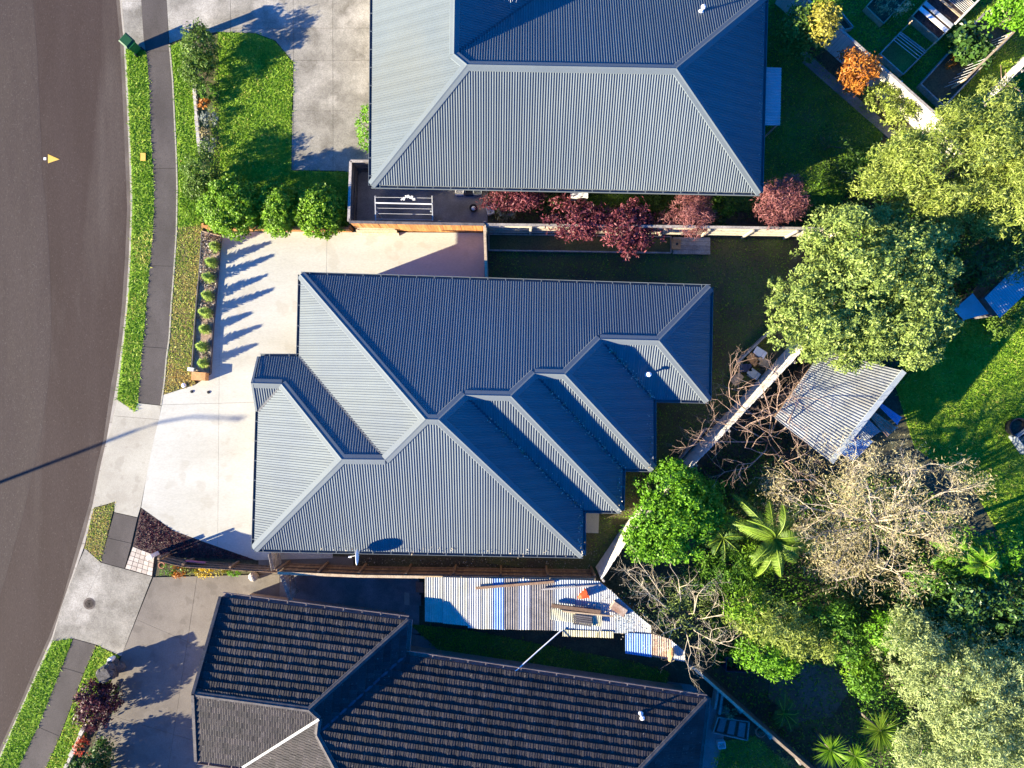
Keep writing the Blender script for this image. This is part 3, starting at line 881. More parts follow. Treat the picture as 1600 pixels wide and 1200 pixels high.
def tiled(pl, pts, parent, gauge=0.37, step=0.052, slope_mat=None):
    poly = [to_uv(pl, p) for p in pts]
    us = [p[0] for p in poly]; vs = [p[1] for p in poly]
    g_ = gauge * math.cos(math.atan(pl[5]))
    u0, u1 = min(us), max(us)
    slope = empty('roof_slope', origin_of(parent)) if False else None
    sl = build('roof_slope', [from_uv(pl, u, v, -0.03) for u, v in poly], [tuple(range(len(poly)))], M['valley'], parent)
    nrow = int(max(vs) / g_) + 1
    for r in range(nrow):
        va, vb = r * g_, (r + 1) * g_ + 0.03
        band = clip(clip(poly, 0, -1, -va), 0, 1, min(vb, max(vs)))
        if len(band) < 3: continue
        V, F, T = [], [], []
        off = (r % 2) * TILE_W * 0.5
        k = math.floor((u0 - off) / TILE_W) - 1
        u = k * TILE_W + off
        while u < u1 + TILE_W:
            jit = random.uniform(-0.012, 0.012); tj = random.uniform(-.3, .35)
            for f0, f1, h0, h1 in ((0.0, 0.1, 0.0, 0.012), (0.1, 0.45, 0.012, 0.004), (0.45, 0.55, 0.004, 0.016), (0.55, 0.9, 0.016, 0.006), (0.9, 1.0, 0.006, 0.0)):
                ua, ub = u + f0 * TILE_W, u + f1 * TILE_W
                c = clip(clip(band, -1, 0, -ua), 1, 0, ub)
                if len(c) < 3 or abs(poly_area(c)) < 1e-5: continue
                if poly_area(c) < 0: c = c[::-1]
                o = len(V); low = []
                for uu, vv in c:
                    t = (uu - ua) / (ub - ua)
                    prof = h0 + (h1 - h0) * t + jit * 0.6
                    s = (vv - va) / g_
                    V.append(from_uv(pl, uu, vv, step * (1 - s) + prof + 0.004))
                F.append(tuple(range(o, o + len(c)))); T.append(tj)
                for i in range(len(c)):
                    a, b = c[i], c[(i + 1) % len(c)]
                    if abs(a[1] - va) < 1e-6 and abs(b[1] - va) < 1e-6:
                        o2 = len(V)
                        V.append(from_uv(pl, a[0], a[1] + 0.004, -0.03)); V.append(from_uv(pl, b[0], b[1] + 0.004, -0.03))
                        F.append((o + i, o2, o2 + 1, o + (i + 1) % len(c))); T.append(tj)
            u += TILE_W
        if V: build('tile_course', V, F, M['tile'], sl, tint=T)
    return sl


tiled(PNG, [n1, n2, v1, rw], h2)
tiled(PEG, [n2, i1, v3, v2, v1], h2)
tiled(PNM, [i1, n3, v5, v4, v3], h2)
tiled(PEM, [n3, s3, v5], h2)
tiled(PSG, [sg, rw, v1, v2, w1], h2)
tiled(PWM, [w1, v2, v3, v4, sw2], h2)
build('roof_slope', [s3, sw2, v4, v5], [(0, 1, 2, 3)], M['tile'], h2)
for a, b, pa, pb in ((rw, v1, PNG, PSG), (v1, n2, PNG, PEG), (v1, v2, PSG, PEG), (v2, v3, PEG, PWM), (v3, v4, PNM, PWM), (v5, n3, PNM, PEM), (v4, v5, PNM, PSM)):
    cap('ridge_cap', a, b, pa, pb, M['tilecap'], h2, 0.13, 0.06)
build('valley_gutter', [w1 + Vector((-.05, .05, .10)), w1 + Vector((.05, -.02, .10)), v2 + Vector((.05, -.05, .11)), v2 + Vector((-.02, .06, .11))], [(0, 1, 2, 3)], M['galv'], h2)
valley(i1, v3, h2, 0.12, 0.06)
for a, b, pl in ((n1, n2, PNG), (n2, i1, PEG), (i1, n3, PNM), (n3, s3, PEM), (sg, w1, PSG), (w1, sw2, PWM)):
    gutter(a, b, (a + b) / 2 + pl[3], h2, M['gutter2'], 0.18)
vout = Vector((-dE.x, -dE.y, 0))
for a, b in ((n1, rw), (rw, sg)):
    MB().beam(a + vout * 0.06 + Vector((0, 0, 0.03)), b + vout * 0.06 + Vector((0, 0, 0.03)), 0.14, 0.16).build('barge_board', M['tilecap'], h2)
build('gable_end', [n1 - vout * .3, rw - vout * .3 - Vector((0, 0, .1)), sg - vout * .3], [(0, 1, 2)], M['wall'], h2)
walls([n1, n2, i1, n3, s3, sw2, w1, sg], h2, M['wall'])
roof_vent(PNM, 1002, 1118, 3.2, 'white vent pipe on the dark tiled roof of the lower house')


# ------------------------------------------------------------------ fences
def fence(name, label, tops, h, mp, mr, side=1, pal_w=0.15, gap=0.006, post_sp=2.3, cap_mat=None, z0=0.0, rails=(0.3, 0.9, 1.5), group=None):
    pts = [Vector((p.x, p.y, z0)) for p in (W(x, y, h) for x, y in tops)]
    root = empty(name, pts[0], label, 'fence', group)
    me = bpy.data.meshes.new('paling')
    b = MB().box((0, 0, (h - z0) / 2), (pal_w - gap, 0.02, h - z0))
    me.from_pydata(b.V, [], b.F); me.materials.append(mp)
    pm = bpy.data.meshes.new('post')
    b = MB().box((0, 0, (h - z0) / 2 - 0.03), (0.1, 0.1, h - z0 + 0.02))
    pm.from_pydata(b.V, [], b.F); pm.materials.append(mr)
    for a, c in zip(pts, pts[1:]):
        d = c - a; L = d.length; d.normalize()
        n = Vector((-d.y, d.x, 0)) * side
        rz = math.atan2(d.y, d.x)
        k = int(L / pal_w)
        for i in range(k):
            o = bpy.data.objects.new('paling', me); COL.objects.link(o); o.parent = root
            o.location = a + d * ((i + 0.5) * L / k) + n * random.uniform(-0.004, 0.004) - pts[0]
            o.rotation_euler = (random.uniform(-.006, .006), random.uniform(-.006, .006), rz)
            o.scale = (L / k / pal_w, 1, random.uniform(0.985, 1.012))
        for f in rails:
            if f < h: MB().beam(a + n * 0.045 + Vector((0, 0, f)), c + n * 0.045 + Vector((0, 0, f)), 0.05, 0.09).build('rail', mr, root)
        kp = max(1, round(L / post_sp))
        for i in range(kp + 1):
            o = bpy.data.objects.new('post', pm); COL.objects.link(o); o.parent = root
            o.location = a + d * (i * L / kp) + n * 0.125 - pts[0]
            o.rotation_euler = (0, 0, rz)
        if cap_mat is not None:
            MB().beam(a + Vector((0, 0, h + 0.03)), c + Vector((0, 0, h + 0.03)), 0.13, 0.035).build('top_rail', cap_mat, root)
    return root


fence('paling_fence', 'low orange stained fence behind the round green bushes', [(316, 354), (545, 357)], 0.9, M['fence_orange'], M['fence_orange'], 1, cap_mat=M['fence_orange'])
fence('paling_fence', 'orange stained paling fence with dark cap along the driveway corner', [(546, 347), (757, 351)], 1.8, M['fence_orange'], M['fence_dark'], 1, cap_mat=M['fence_dark'])
fence('paling_fence', 'pale paling fence behind the crimson shrubs on the north boundary', [(759, 351), (1040, 354), (1315, 358)], 1.75, M['fence_pale'], M['fence_pale'], -1, cap_mat=M['timber_grey'])
fence('paling_fence', 'short brown fence across the end of the pale driveway', [(757, 352), (760, 440)], 1.8, M['fence_brown'], M['timber_warm'], 1, cap_mat=M['timber_warm'])
fence('paling_fence', 'brown fence with rails and posts along the south side of the middle house', [(434, 895), (560, 900), (930, 905)], 1.8, M['fence_brown'], M['fence_brown'], 1, cap_mat=M['timber_warm'], post_sp=2.5)
fence('paling_fence', 'low dark boundary fence between the bark bed and the flower strip', [(246, 877), (285, 886), (432, 895)], 1.15, M['fence_brown'], M['fence_brown'], 1, rails=(0.2, 0.6, 1.0))
fence('paling_fence', 'bright bleached diagonal fence east of the middle house', [(1302, 492), (1240, 563), (1086, 725), (987, 836), (940, 906)], 2.35, M['fence_white'], M['timber_grey'], 1, gap=0.001, rails=())
fence('paling_fence', 'sunlit pale diagonal fence beside the vegetable garden', [(1232, -26), (1262, 0), (1308, 42), (1456, 174), (1520, 232)], 1.8, M['fence_white'], M['timber_grey'], 1, cap_mat=M['timber_grey'])
fence('paling_fence', 'short pale fence at the right edge beside tangled branches', [(1552, 152), (1640, 62)], 1.8, M['fence_white'], M['timber_grey'], -1)
fence('paling_fence', 'long dark fence running to the lower right corner with pale top rail', [(1082, 1042), (1160, 1111), (1300, 1232)], 1.8, M['fence_dark'], M['timber_grey'], -1, cap_mat=M['timber_warm'])
fence('paling_fence', 'black fence round the service yard at the upper house corner', [(581, 252), (548, 252), (545, 346)], 1.7, M['fence_dark'], M['fence_dark'], 1, cap_mat=M['timber_grey'])

p0, p1 = W(290, 881, .75), W(321, 884, .75)
tag(MB().beam(p0 + Vector((0, .16, 0)), p1 + Vector((0, .16, 0)), .03, .26).build('sign_board', M['sign'], None, Vector((p0.x, p0.y, 0))), 'faded purple and red board fixed to the low dark fence', 'board')
# gates
def gate(name, label, p0, p1, h, mp, n=8):
    a, b = p0, p1
    t = empty(name, a, label, 'gate')
    d = (b - a); L = d.length; d.normalize(); rz = math.atan2(d.y, d.x)
    for i in range(n):
        MB().box(a + d * ((i + .5) * L / n) + Vector((0, 0, h / 2 + .05)), (L / n - .012, .02, h), rz).build('board', mp, t)
    nn = Vector((-d.y, d.x, 0)) * 0.035
    for z in (0.35, h - 0.2): MB().beam(a + nn + Vector((0, 0, z)), b + nn + Vector((0, 0, z)), .04, .09).build('brace', mp, t)
    MB().beam(a + nn * 1.9 + Vector((0, 0, .35)), b + nn * 1.9 + Vector((0, 0, h - .2)), .03, .08).build('brace', mp, t)


gate('side_gate', 'grey board gate between the lower house and the brown fence', Vector((*W(438, 901, 1.7).xy, 0)), Vector((*W(452, 940, 1.7).xy, 0)), 1.65, M['timber_grey'])
gate('side_gate', 'narrow grey board gate beside the southwest corner of the middle house', Vector((*W(419, 866, 1.6).xy, 0)), Vector((*W(424, 892, 1.6).xy, 0)), 1.55, M['timber_grey'], 6)

# ------------------------------------------------------------------ plants
def unit(v): return v / np.maximum(np.linalg.norm(v, axis=-1, keepdims=True), 1e-9)


def leaf_quads(C_, N_v, length, width, rng, axis=None):
    n = len(C_)
    r = rng.normal(size=(n, 3)) if axis is None else axis
    a = unit(r - N_v * np.sum(r * N_v, axis=1, keepdims=True))
    b = np.cross(N_v, a)
    l = np.broadcast_to(np.asarray(length), (n,))[:, None] * 0.5
    w = np.broadcast_to(np.asarray(width), (n,))[:, None] * 0.5
    V = np.stack([C_ - a * l, C_ + b * w - a * l * 0.1, C_ + a * l, C_ - b * w - a * l * 0.1], axis=1).reshape(-1, 3)
    F = np.arange(4 * n).reshape(n, 4)
    return V, F


def crown_points(blobs, dens, rng, clump_r, per, hollow=0.25, low=-0.35):
    P, Nn, T = [], [], []
    for (c, rad) in blobs:
        c = np.array(c); rad = np.array(rad)
        area = 4 * math.pi * ((rad[0] * rad[1]) ** 1.6 / 3 + (rad[0] * rad[2]) ** 1.6 / 3 + (rad[1] * rad[2]) ** 1.6 / 3) ** (1 / 1.6)
        nc = max(6, int(area * dens / per))
        d = unit(rng.normal(size=(nc, 3)))
        d = d[d[:, 2] > low]
        ph = rng.uniform(0, 6.28, 6)
        lump = 1 + 0.10 * np.sin(3.1 * d[:, 0] * 2 + ph[0]) * np.sin(3.3 * d[:, 1] * 2 + ph[1]) + 0.09 * np.sin(7 * d[:, 0] + ph[2]) * np.sin(6 * d[:, 1] + ph[3]) * np.cos(5 * d[:, 2] + ph[4])
        rr = lump * (1 - np.abs(rng.normal(0, 0.09, len(d))))
        deep = rng.random(len(d)) < hollow
        rr = np.where(deep, rr * rng.uniform(0.55, 0.92, len(d)), rr)
        cl = c + d * rad * rr[:, None]
        ct = rng.normal(0.5, 0.17, len(d))
        k = rng.integers(int(per * 0.6), int(per * 1.4) + 1, len(d))
        idx = np.repeat(np.arange(len(d)), k)
        off = rng.normal(size=(len(idx), 3)) * clump_r * np.array([1, 1, 0.75])
        P.append(cl[idx] + off)
        out = unit(d / rad)
        Nn.append(unit(out[idx] * 0.7 + np.array([0, 0, 0.35]) + rng.normal(size=(len(idx), 3)) * 0.62))
        T.append(np.clip(ct[idx] + rng.normal(0, 0.16, len(idx)), 0, 1))
    return np.concatenate(P), np.concatenate(Nn), np.concatenate(T)


def trunk_mesh(base, blobs, r0, rng, limbs=7):
    m = MB()
    c0 = Vector(blobs[0][0]); base = Vector(base)
    fork = base.lerp(c0, 0.45)
    m.tube([base, base.lerp(fork, 0.5) + Vector((rng.normal(0, .05), rng.normal(0, .05), 0)), fork], [r0, r0 * 0.8, r0 * 0.65], 7)
    for i in range(limbs):
        c, rad = blobs[i % len(blobs)]
        d = unit(rng.normal(size=3)); d[2] = abs(d[2]) * 0.8
        tip = Vector(np.array(c) + d * np.array(rad) * 0.85)
        midp = fork.lerp(tip, 0.5) + Vector(rng.normal(0, 0.12, 3))
        m.tube([fork, midp, tip], [r0 * 0.5, r0 * 0.28, r0 * 0.08], 5)
    return m


def plant(name, label, cat, base, blobs, mat, dens=90, leaf=(0.16, 0.085), clump=0.16, per=14, trunk=0.08, group=None, seed=1, hollow=0.25, low=-0.35,
          bark='trunk', jitter=0.45, part='crown', limbs=7, lobes=0):
    rng = np.random.default_rng(seed)
    t = empty(name, base, label, cat, group)
    src = blobs
    if lobes:
        src = []
        for c, rad in blobs:
            src.append((c, tuple(.82 * r for r in rad)))
            for _ in range(lobes):
                d = unit(rng.normal(size=3)); d[2] = abs(d[2]) * .9 - .15
                f = rng.uniform(.15, .38); off = rng.uniform(.68, 1.02)
                src.append((tuple(np.array(c) + d * np.array(rad) * off), tuple(np.array(rad) * f * np.array([1, 1, .8]))))
    P, Nn, T = crown_points(src, dens, rng, clump, per, hollow, low)
    keep = P[:, 2] > 0.03
    P, Nn, T = P[keep], Nn[keep], T[keep]
    ln = leaf[0] * rng.uniform(1 - jitter, 1 + jitter, len(P))
    V, F = leaf_quads(P, Nn, ln, ln * leaf[1] / leaf[0], rng)
    build(part, V, F, M[mat], t, tint=T)
    if trunk: trunk_mesh(base, blobs, trunk, rng, limbs).build('trunk', M[bark], t)
    return t


def blob(px, py, z, rpx, rpy=None, rz=None):
    """a crown lobe whose centre shows at the pixel, radii in pixels across, height radius in metres"""
    k = (H - z) / H / S
    rpy = rpy or rpx
    rz = rz or rpx * k
    return (tuple(W(px, py, z)), (rpx * k, rpy * k, rz))


def base_of(px, py, z=1.0):
    p = W(px, py, z); return Vector((p.x, p.y, 0.0))


# front garden of the upper house
plant('conical_shrub', 'tall leafy shrub by the letterbox at the front lawn corner', 'shrub', base_of(316, 92), [blob(313, 76, 1.0, 33, 36, 0.9), blob(308, 108, 0.8, 29, 32, 0.7)], 'l_bush', 420, (0.12, 0.06), 0.08, seed=3, hollow=.1, lobes=6)
plant('leafy_shrub', 'dark loose shrub between the low white wall and the front lawn', 'shrub', base_of(318, 272), [blob(316, 266, 0.9, 32, 34, 0.8), blob(312, 292, 0.7, 25, 22, 0.6)], 'l_bush', 420, (0.11, 0.055), 0.08, seed=4, hollow=.1, lobes=6)
for i, (px, py, r, ry, z, lab) in enumerate(((363, 324, 45, 44, 1.1, 'largest round green bush at the street end of the low orange fence'), (437, 329, 29, 38, 1.0, 'narrow middle round bush of the three by the orange fence'),
                                         (499, 330, 39, 38, 1.0, 'round green bush nearest the black yard fence, right of three'))):
    plant('round_bush', lab, 'bush', base_of(px, py), [blob(px, py, z, r * 1.08, ry * 1.08, 1.1), blob(px + 6, py - 6, z + .35, r * .75, ry * .75, .95)], 'l_round', 620, (0.11, 0.075), 0.06, group='round bushes behind the low orange fence', seed=10 + i, hollow=0.08)
plant('ball_bush', 'bright green bush tucked under the west eave of the upper house', 'bush', base_of(580, 200, .9), [blob(580, 200, 0.95, 22, 35, 0.8)], 'l_lime', 300, (0.11, 0.06), 0.08, seed=20)
plant('bedding_plant', 'bright green low plant below the tall shrub in the street bed', 'plant', base_of(325, 142, .3), [blob(325, 142, 0.3, 13, 13, 0.3)], 'l_green', 300, (0.12, 0.06), 0.06, trunk=0.015, seed=21)
plant('bedding_plant', 'peach coloured succulent in the street bed', 'plant', base_of(320, 163, .3), [blob(320, 163, 0.3, 9, 9, 0.3)], 'l_orange', 300, (0.12, 0.05), 0.05, trunk=0.012, seed=22)
plant('bedding_plant', 'grey leaved plant in the middle of the street bed', 'plant', base_of(326, 183, .3), [blob(326, 183, 0.3, 13, 12, 0.3)], 'l_grey', 300, (0.12, 0.05), 0.06, trunk=0.012, seed=23)
plant('bedding_plant', 'small grey plant beside the lower end of the white stone edge', 'plant', base_of(326, 225, .25), [blob(326, 222, 0.25, 12, 16, 0.25)], 'l_grey', 260, (0.1, 0.05), 0.06, trunk=0.012, seed=24)
plant('bedding_plant', 'small bronze tuft between two grey plants in the street bed', 'plant', base_of(321, 207, .2), [blob(321, 207, 0.2, 9, 8, 0.2)], 'l_bud', 260, (0.1, 0.04), 0.05, trunk=0.012, seed=25)

# feathery young conifers in the timber planter
ords = ['first', 'second', 'third', 'fourth', 'fifth', 'sixth', 'seventh', 'eighth']
for i, (px, py) in enumerate(((331, 384), (326, 409), (322, 433), (320, 461), (317, 488), (314, 514), (311, 541), (313, 567))):
    hh = [0.75, 0.85, 0.95, 0.85, 1.0, 0.65, 0.85, 0.75][i]
    b0 = base_of(px + 2, py, .55)
    t = empty('young_conifer', b0, f'{ords[i]} feathery young conifer from the round bush in the driveway planter', 'conifer', 'young conifers in the driveway planter')
    rng = np.random.default_rng(40 + i)
    n = 620
    zz = rng.uniform(0.0, 1.0, n); a = rng.uniform(0, 6.28, n); rr = 0.32 * (1 - zz) ** .75 * rng.uniform(0.15, 1, n)
    P = np.stack([b0.x + rr * np.cos(a), b0.y + rr * np.sin(a), 0.12 + zz * hh], axis=1)
    d = unit(np.stack([np.cos(a), np.sin(a), rng.uniform(0.1, .9, n)], axis=1))
    V, Fq = leaf_quads(P, unit(np.cross(d, rng.normal(size=(n, 3)))), 0.2, 0.04, rng, axis=d)
    build('foliage', V, Fq, M['l_conifer'], t, tint=np.clip(.2 + .6 * zz + rng.normal(0, .15, n), 0, 1))
    MB().tube([b0, b0 + Vector((0.02, 0, hh + 0.18))], [0.02, 0.005], 5).build('stem', M['trunk'], t)

# shrubs along the north boundary
for i, (nm, px, py, rx, ry, z, mat, lab, leaf, dn) in enumerate((
        ('crimson_shrub', 902, 344, 50, 38, 1.5, 'l_red', 'crimson leaved shrub, left of the touching pair over the boundary fence', (0.17, 0.06), 170),
        ('crimson_shrub', 978, 350, 46, 42, 1.5, 'l_red', 'crimson leaved shrub, right of the touching pair over the boundary fence', (0.17, 0.06), 170),
        ('crimson_shrub', 802, 309, 48, 20, 1.3, 'l_red', 'crimson shrub close under the south eave of the upper house', (0.16, 0.055), 180),
        ('feathery_shrub', 1080, 334, 36, 40, 1.6, 'l_pink', 'dusty pink feathery shrub above the grey deck box', (0.22, 0.022), 300),
        ('feathery_shrub', 1219, 314, 45, 42, 1.6, 'l_pink', 'rosy pink shrub at the southeast corner of the upper house', (0.2, 0.03), 280))):
    plant(nm, lab, 'shrub', base_of(px, py, z), [blob(px, py, z, rx, ry, 0.85), blob(px + 10, py + 8, z - .2, rx * .65, ry * .65, .7)], mat, dn, leaf, 0.11, per=12, seed=60 + i, hollow=0.3, trunk=0.05, lobes=9)
for i, (px, py, r, z, mat, lab) in enumerate(((790, 333, 15, .5, 'l_bud', 'straw coloured grassy clump beside the white tub'), (860, 322, 22, .4, 'l_dark', 'dark low plant between two crimson shrubs'),
                                          (1030, 318, 22, .4, 'l_dark', 'dark low plant left of the dusty pink shrub'), (1130, 322, 20, .5, 'l_green', 'green plant right of the dusty pink shrub'),
                                          (1122, 346, 14, .4, 'l_darkgloss', 'small glossy plant at the fence below the green plant'), (1262, 340, 26, .6, 'l_dark', 'dark plant between the rosy shrub and the olive tree'))):
    plant('low_plant', lab, 'plant', base_of(px, py, .3), [blob(px, py, z, r, r * .8, z)], mat, 200, (0.15, 0.06), 0.08, trunk=0.012, seed=80 + i)

# upper right garden
plant('golden_shrub', 'shrub half dark green half golden leaning over the upper right fence', 'shrub', base_of(1262, 48, 1), [blob(1243, 50, 1.7, 27, 36, 1.2), blob(1258, 68, 1.5, 26, 24, 1.1)], 'l_bush', 240, (0.15, 0.075), 0.1, seed=90)
plant('golden_shrub', 'bright golden shrub against the pale fence by the raised beds', 'shrub', base_of(1282, 42, 1), [blob(1282, 40, 2.4, 26, 34, 1.1)], 'l_gold', 240, (0.15, 0.075), 0.1, seed=91)
plant('leafy_shrub', 'green shrub above the golden shrub at the top edge', 'shrub', base_of(1288, 8, 1), [blob(1290, 8, 2.3, 20, 16, 1.0)], 'l_round', 240, (0.14, 0.07), 0.1, seed=92)
plant('orange_shrub', 'orange leaved shrub by the pale diagonal fence', 'shrub', base_of(1340, 110, 1), [blob(1343, 108, 1.9, 28, 22, .8), blob(1322, 122, 1.7, 20, 14, .6), (blob(1338, 132, 1.6, 12, 14, .6)), blob(1325, 92, 1.6, 14, 12, .5)], 'l_orange', 240, (0.17, 0.06), 0.1, seed=93)
plant('yellow_shrub', 'yellow-green shrub below the orange shrub', 'shrub', base_of(1390, 165, 1), [blob(1378, 155, 1.0, 32, 24, .8), blob(1402, 178, 1.0, 26, 22, .8)], 'l_yellow', 240, (0.13, 0.06), 0.1, seed=94, lobes=8)
plant('lime_tree', 'rounded lime green tree in the top right corner', 'tree', base_of(1596, 14, 2), [blob(1588, 16, 2.4, 50, 36, 1.3), blob(1610, -20, 2.6, 46, 40, 1.4)], 'l_lime', 200, (0.16, 0.08), 0.13, seed=95, lobes=8)
plant('twiggy_shrub', 'dark twiggy shrub in the shaded lawn east of the upper house', 'shrub', base_of(1300, 225, .8), [blob(1302, 222, .8, 34, 26, .6)], 'l_dark', 110, (0.14, 0.05), 0.12, seed=96)
plant('leafy_shrub', 'dark green undergrowth shrub at the foot of the feathery tree', 'shrub', base_of(1340, 270, .6), [blob(1335, 268, .7, 48, 34, .6)], 'l_dark', 130, (0.16, 0.05), 0.14, seed=97)

plant('olive_tree', 'large olive green tree overhanging the pale shed roof', 'tree', base_of(1345, 462, 3),
      [blob(1335, 455, 3.6, 108, 92, 2.6), blob(1265, 490, 3.2, 84, 70, 2.2), blob(1405, 490, 3.3, 84, 80, 2.2), blob(1400, 410, 3.6, 84, 70, 2.2), blob(1320, 380, 3.4, 72, 52, 2.0), blob(1300, 535, 2.9, 58, 42, 1.8)],
      'l_olive', 150, (0.15, 0.065), 0.085, per=15, trunk=0.25, seed=100, hollow=0.3, lobes=22)
plant('feathery_tree', 'big yellow-green feathery tree at the upper right', 'tree', base_of(1500, 270, 3),
      [blob(1490, 262, 3.6, 105, 92, 2.3), blob(1415, 268, 3.2, 72, 62, 1.8), blob(1540, 205, 3.6, 84, 70, 2.0), blob(1580, 305, 3.7, 84, 80, 2.2), blob(1450, 325, 3.0, 74, 44, 1.6), blob(1640, 240, 3.8, 90, 90, 2.4)],
      'l_yellow', 155, (0.18, 0.04), 0.11, per=17, trunk=0.22, seed=101, hollow=0.28, lobes=20)
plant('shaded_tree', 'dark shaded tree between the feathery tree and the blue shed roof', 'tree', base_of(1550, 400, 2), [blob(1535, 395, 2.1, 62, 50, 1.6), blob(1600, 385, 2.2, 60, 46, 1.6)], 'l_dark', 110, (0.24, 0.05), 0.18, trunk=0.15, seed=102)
plant('round_tree', 'dense bright green rounded tree beside the stepped roof', 'tree', base_of(1044, 800, 2.4),
      [blob(1040, 812, 2.5, 66, 62, 1.6), blob(1050, 760, 2.6, 48, 44, 1.4), blob(1080, 790, 2.4, 48, 50, 1.4), blob(1018, 842, 2.2, 50, 40, 1.3), blob(1098, 800, 2.0, 40, 50, 1.2), blob(1048, 735, 2.4, 24, 22, 1.0)],
      'l_lime', 150, (0.14, 0.08), 0.10, per=15, trunk=0.16, seed=103, hollow=0.15, lobes=12)
plant('pale_tree', 'large pale green feathery tree at the lower right', 'tree', base_of(1490, 1090, 3),
      [blob(1480, 1070, 3.6, 92, 78, 2.4), blob(1420, 1020, 3.3, 56, 56, 1.8), blob(1560, 1050, 3.6, 76, 72, 2.2), blob(1520, 1150, 3.7, 94, 66, 2.4), blob(1420, 980, 3.0, 40, 34, 1.4), blob(1450, 1170, 3.3, 54, 50, 1.8), blob(1620, 1150, 3.8, 90, 90, 2.4)],
      'l_pale', 150, (0.16, 0.04), 0.1, per=17, trunk=0.22, seed=104, hollow=0.3, lobes=22)
plant('glossy_shrub', 'dark glossy shrub above the pale feathery tree', 'shrub', base_of(1520, 950, 1.5), [blob(1500, 940, 2.8, 58, 42, 1.4), blob(1570, 950, 2.9, 54, 58, 1.5), blob(1590, 1000, 2.8, 38, 52, 1.5), blob(1440, 960, 2.4, 36, 28, 1.2)], 'l_darkgloss', 150, (0.2, 0.095), 0.16, trunk=0.1, seed=105, lobes=8)
plant('yellow_shrub', 'pale yellow shrub below the palm', 'shrub', base_of(1205, 975, 1.3), [blob(1200, 965, 2.4, 56, 42, 1.2), blob(1235, 990, 2.2, 48, 38, 1.1), blob(1280, 1005, 1.9, 30, 26, .9)], 'l_yellow', 210, (0.2, 0.04), 0.13, trunk=0.08, seed=106, lobes=8)
plant('lime_shrub', 'lime green shrub under the pale yellow shrub by the dark fence', 'shrub', base_of(1190, 1022, 1), [blob(1188, 1018, 1.9, 48, 32, 1.0), blob(1225, 1035, 1.6, 28, 22, .8)], 'l_lime', 230, (0.17, 0.06), 0.12, trunk=0.06, seed=107, lobes=8)
plant('leafy_shrub', 'fresh green shrub left of the pale feathery tree', 'shrub', base_of(1325, 1000, 1), [blob(1322, 1000, 1.9, 36, 36, .9), blob(1350, 1060, 1.7, 28, 36, .8)], 'l_green', 220, (0.16, 0.07), 0.12, trunk=0.05, seed=108, lobes=8)
plant('leafy_shrub', 'green shrub strip under the round tree beside the palm', 'shrub', base_of(1130, 885, 1), [blob(1140, 885, 1.2, 44, 26, .8), blob(1105, 905, 1.0, 40, 22, .7), blob(1165, 905, 1.1, 34, 24, .7)], 'l_green', 170, (0.18, 0.05), 0.13, trunk=0.05, seed=109)
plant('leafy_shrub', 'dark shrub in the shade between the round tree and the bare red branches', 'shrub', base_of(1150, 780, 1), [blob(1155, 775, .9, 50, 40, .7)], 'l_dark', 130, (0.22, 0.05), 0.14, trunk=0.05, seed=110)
for i, (px, py, z, rx, ry, mat, lab, leaf) in enumerate((
        (1165, 950, 2.2, 34, 26, 'l_round', 'mid green shrub between the vine tangle and the pale yellow shrub', (0.17, 0.06)),
        (1295, 962, 1.9, 38, 30, 'l_green', 'leafy green shrub right of the pale yellow shrub', (0.17, 0.06)),
        (1380, 985, 2.4, 28, 26, 'l_lime', 'small lime shrub touching the top of the pale feathery tree', (0.15, 0.06)),
        (1335, 1045, 1.3, 22, 26, 'l_round', 'small shrub at the left edge of the pale feathery tree', (0.15, 0.06)),
        (1560, 862, 2.4, 44, 30, 'l_lime', 'bright shrub at the lower edge of the sunny back lawn', (0.18, 0.06)),
        (1465, 905, 2.3, 44, 30, 'l_green', 'green shrub between the tree ferns and the glossy shrub', (0.18, 0.06)),
        (1180, 870, 1.2, 30, 22, 'l_round', 'low green shrub just left of the palm trunk', (0.2, 0.04)))):
    plant('leafy_shrub', lab, 'shrub', base_of(px, py, z), [blob(px, py, z, rx, ry, .9), blob(px + 12, py + 10, z - .3, rx * .7, ry * .7, .7)], mat, 190, leaf, 0.12, trunk=0.05, seed=700 + i)
plant('flowering_shrub', 'small shrub with reddish tips by the blue shed roof', 'shrub', base_of(1570, 505, .6), [blob(1560, 512, .6, 20, 18, .5), blob(1585, 490, .6, 18, 18, .5)], 'l_bush', 220, (0.15, 0.06), 0.1, trunk=0.03, seed=111)
plant('leafy_shrub', 'dark shrub under the right side of the blossom tree', 'shrub', base_of(1400, 925, 1), [blob(1400, 925, 1.0, 60, 34, .8), blob(1330, 945, .9, 40, 30, .7)], 'l_dark', 130, (0.2, 0.06), 0.14, trunk=0.05, seed=112)
plant('vine_mass', 'mossy green vine mass under the tangled bare stems', 'vine', base_of(1045, 960, 1), [blob(1020, 945, 1.5, 56, 44, .7), blob(1075, 975, 1.4, 54, 40, .7), blob(1080, 920, 1.2, 56, 36, .6)], 'l_olive', 100, (0.15, 0.03), 0.13, trunk=0.05, seed=113, hollow=.4)
plant('purple_shrub', 'dark purple shrub by the street beside the stone letterbox', 'shrub', base_of(150, 1100, .8), [blob(150, 1088, .9, 25, 24, .8), blob(146, 1115, .75, 24, 22, .7), blob(165, 1090, .9, 22, 20, .8)], 'l_purple', 300, (0.15, 0.075), 0.09, trunk=0.05, seed=114)
plant('flowering_plant', 'red flowering plant in the stone edged street bed', 'plant', base_of(134, 1170, .4), [blob(131, 1168, .4, 14, 14, .35)], 'l_flower_r', 260, (0.1, 0.05), 0.07, trunk=0.012, seed=115)
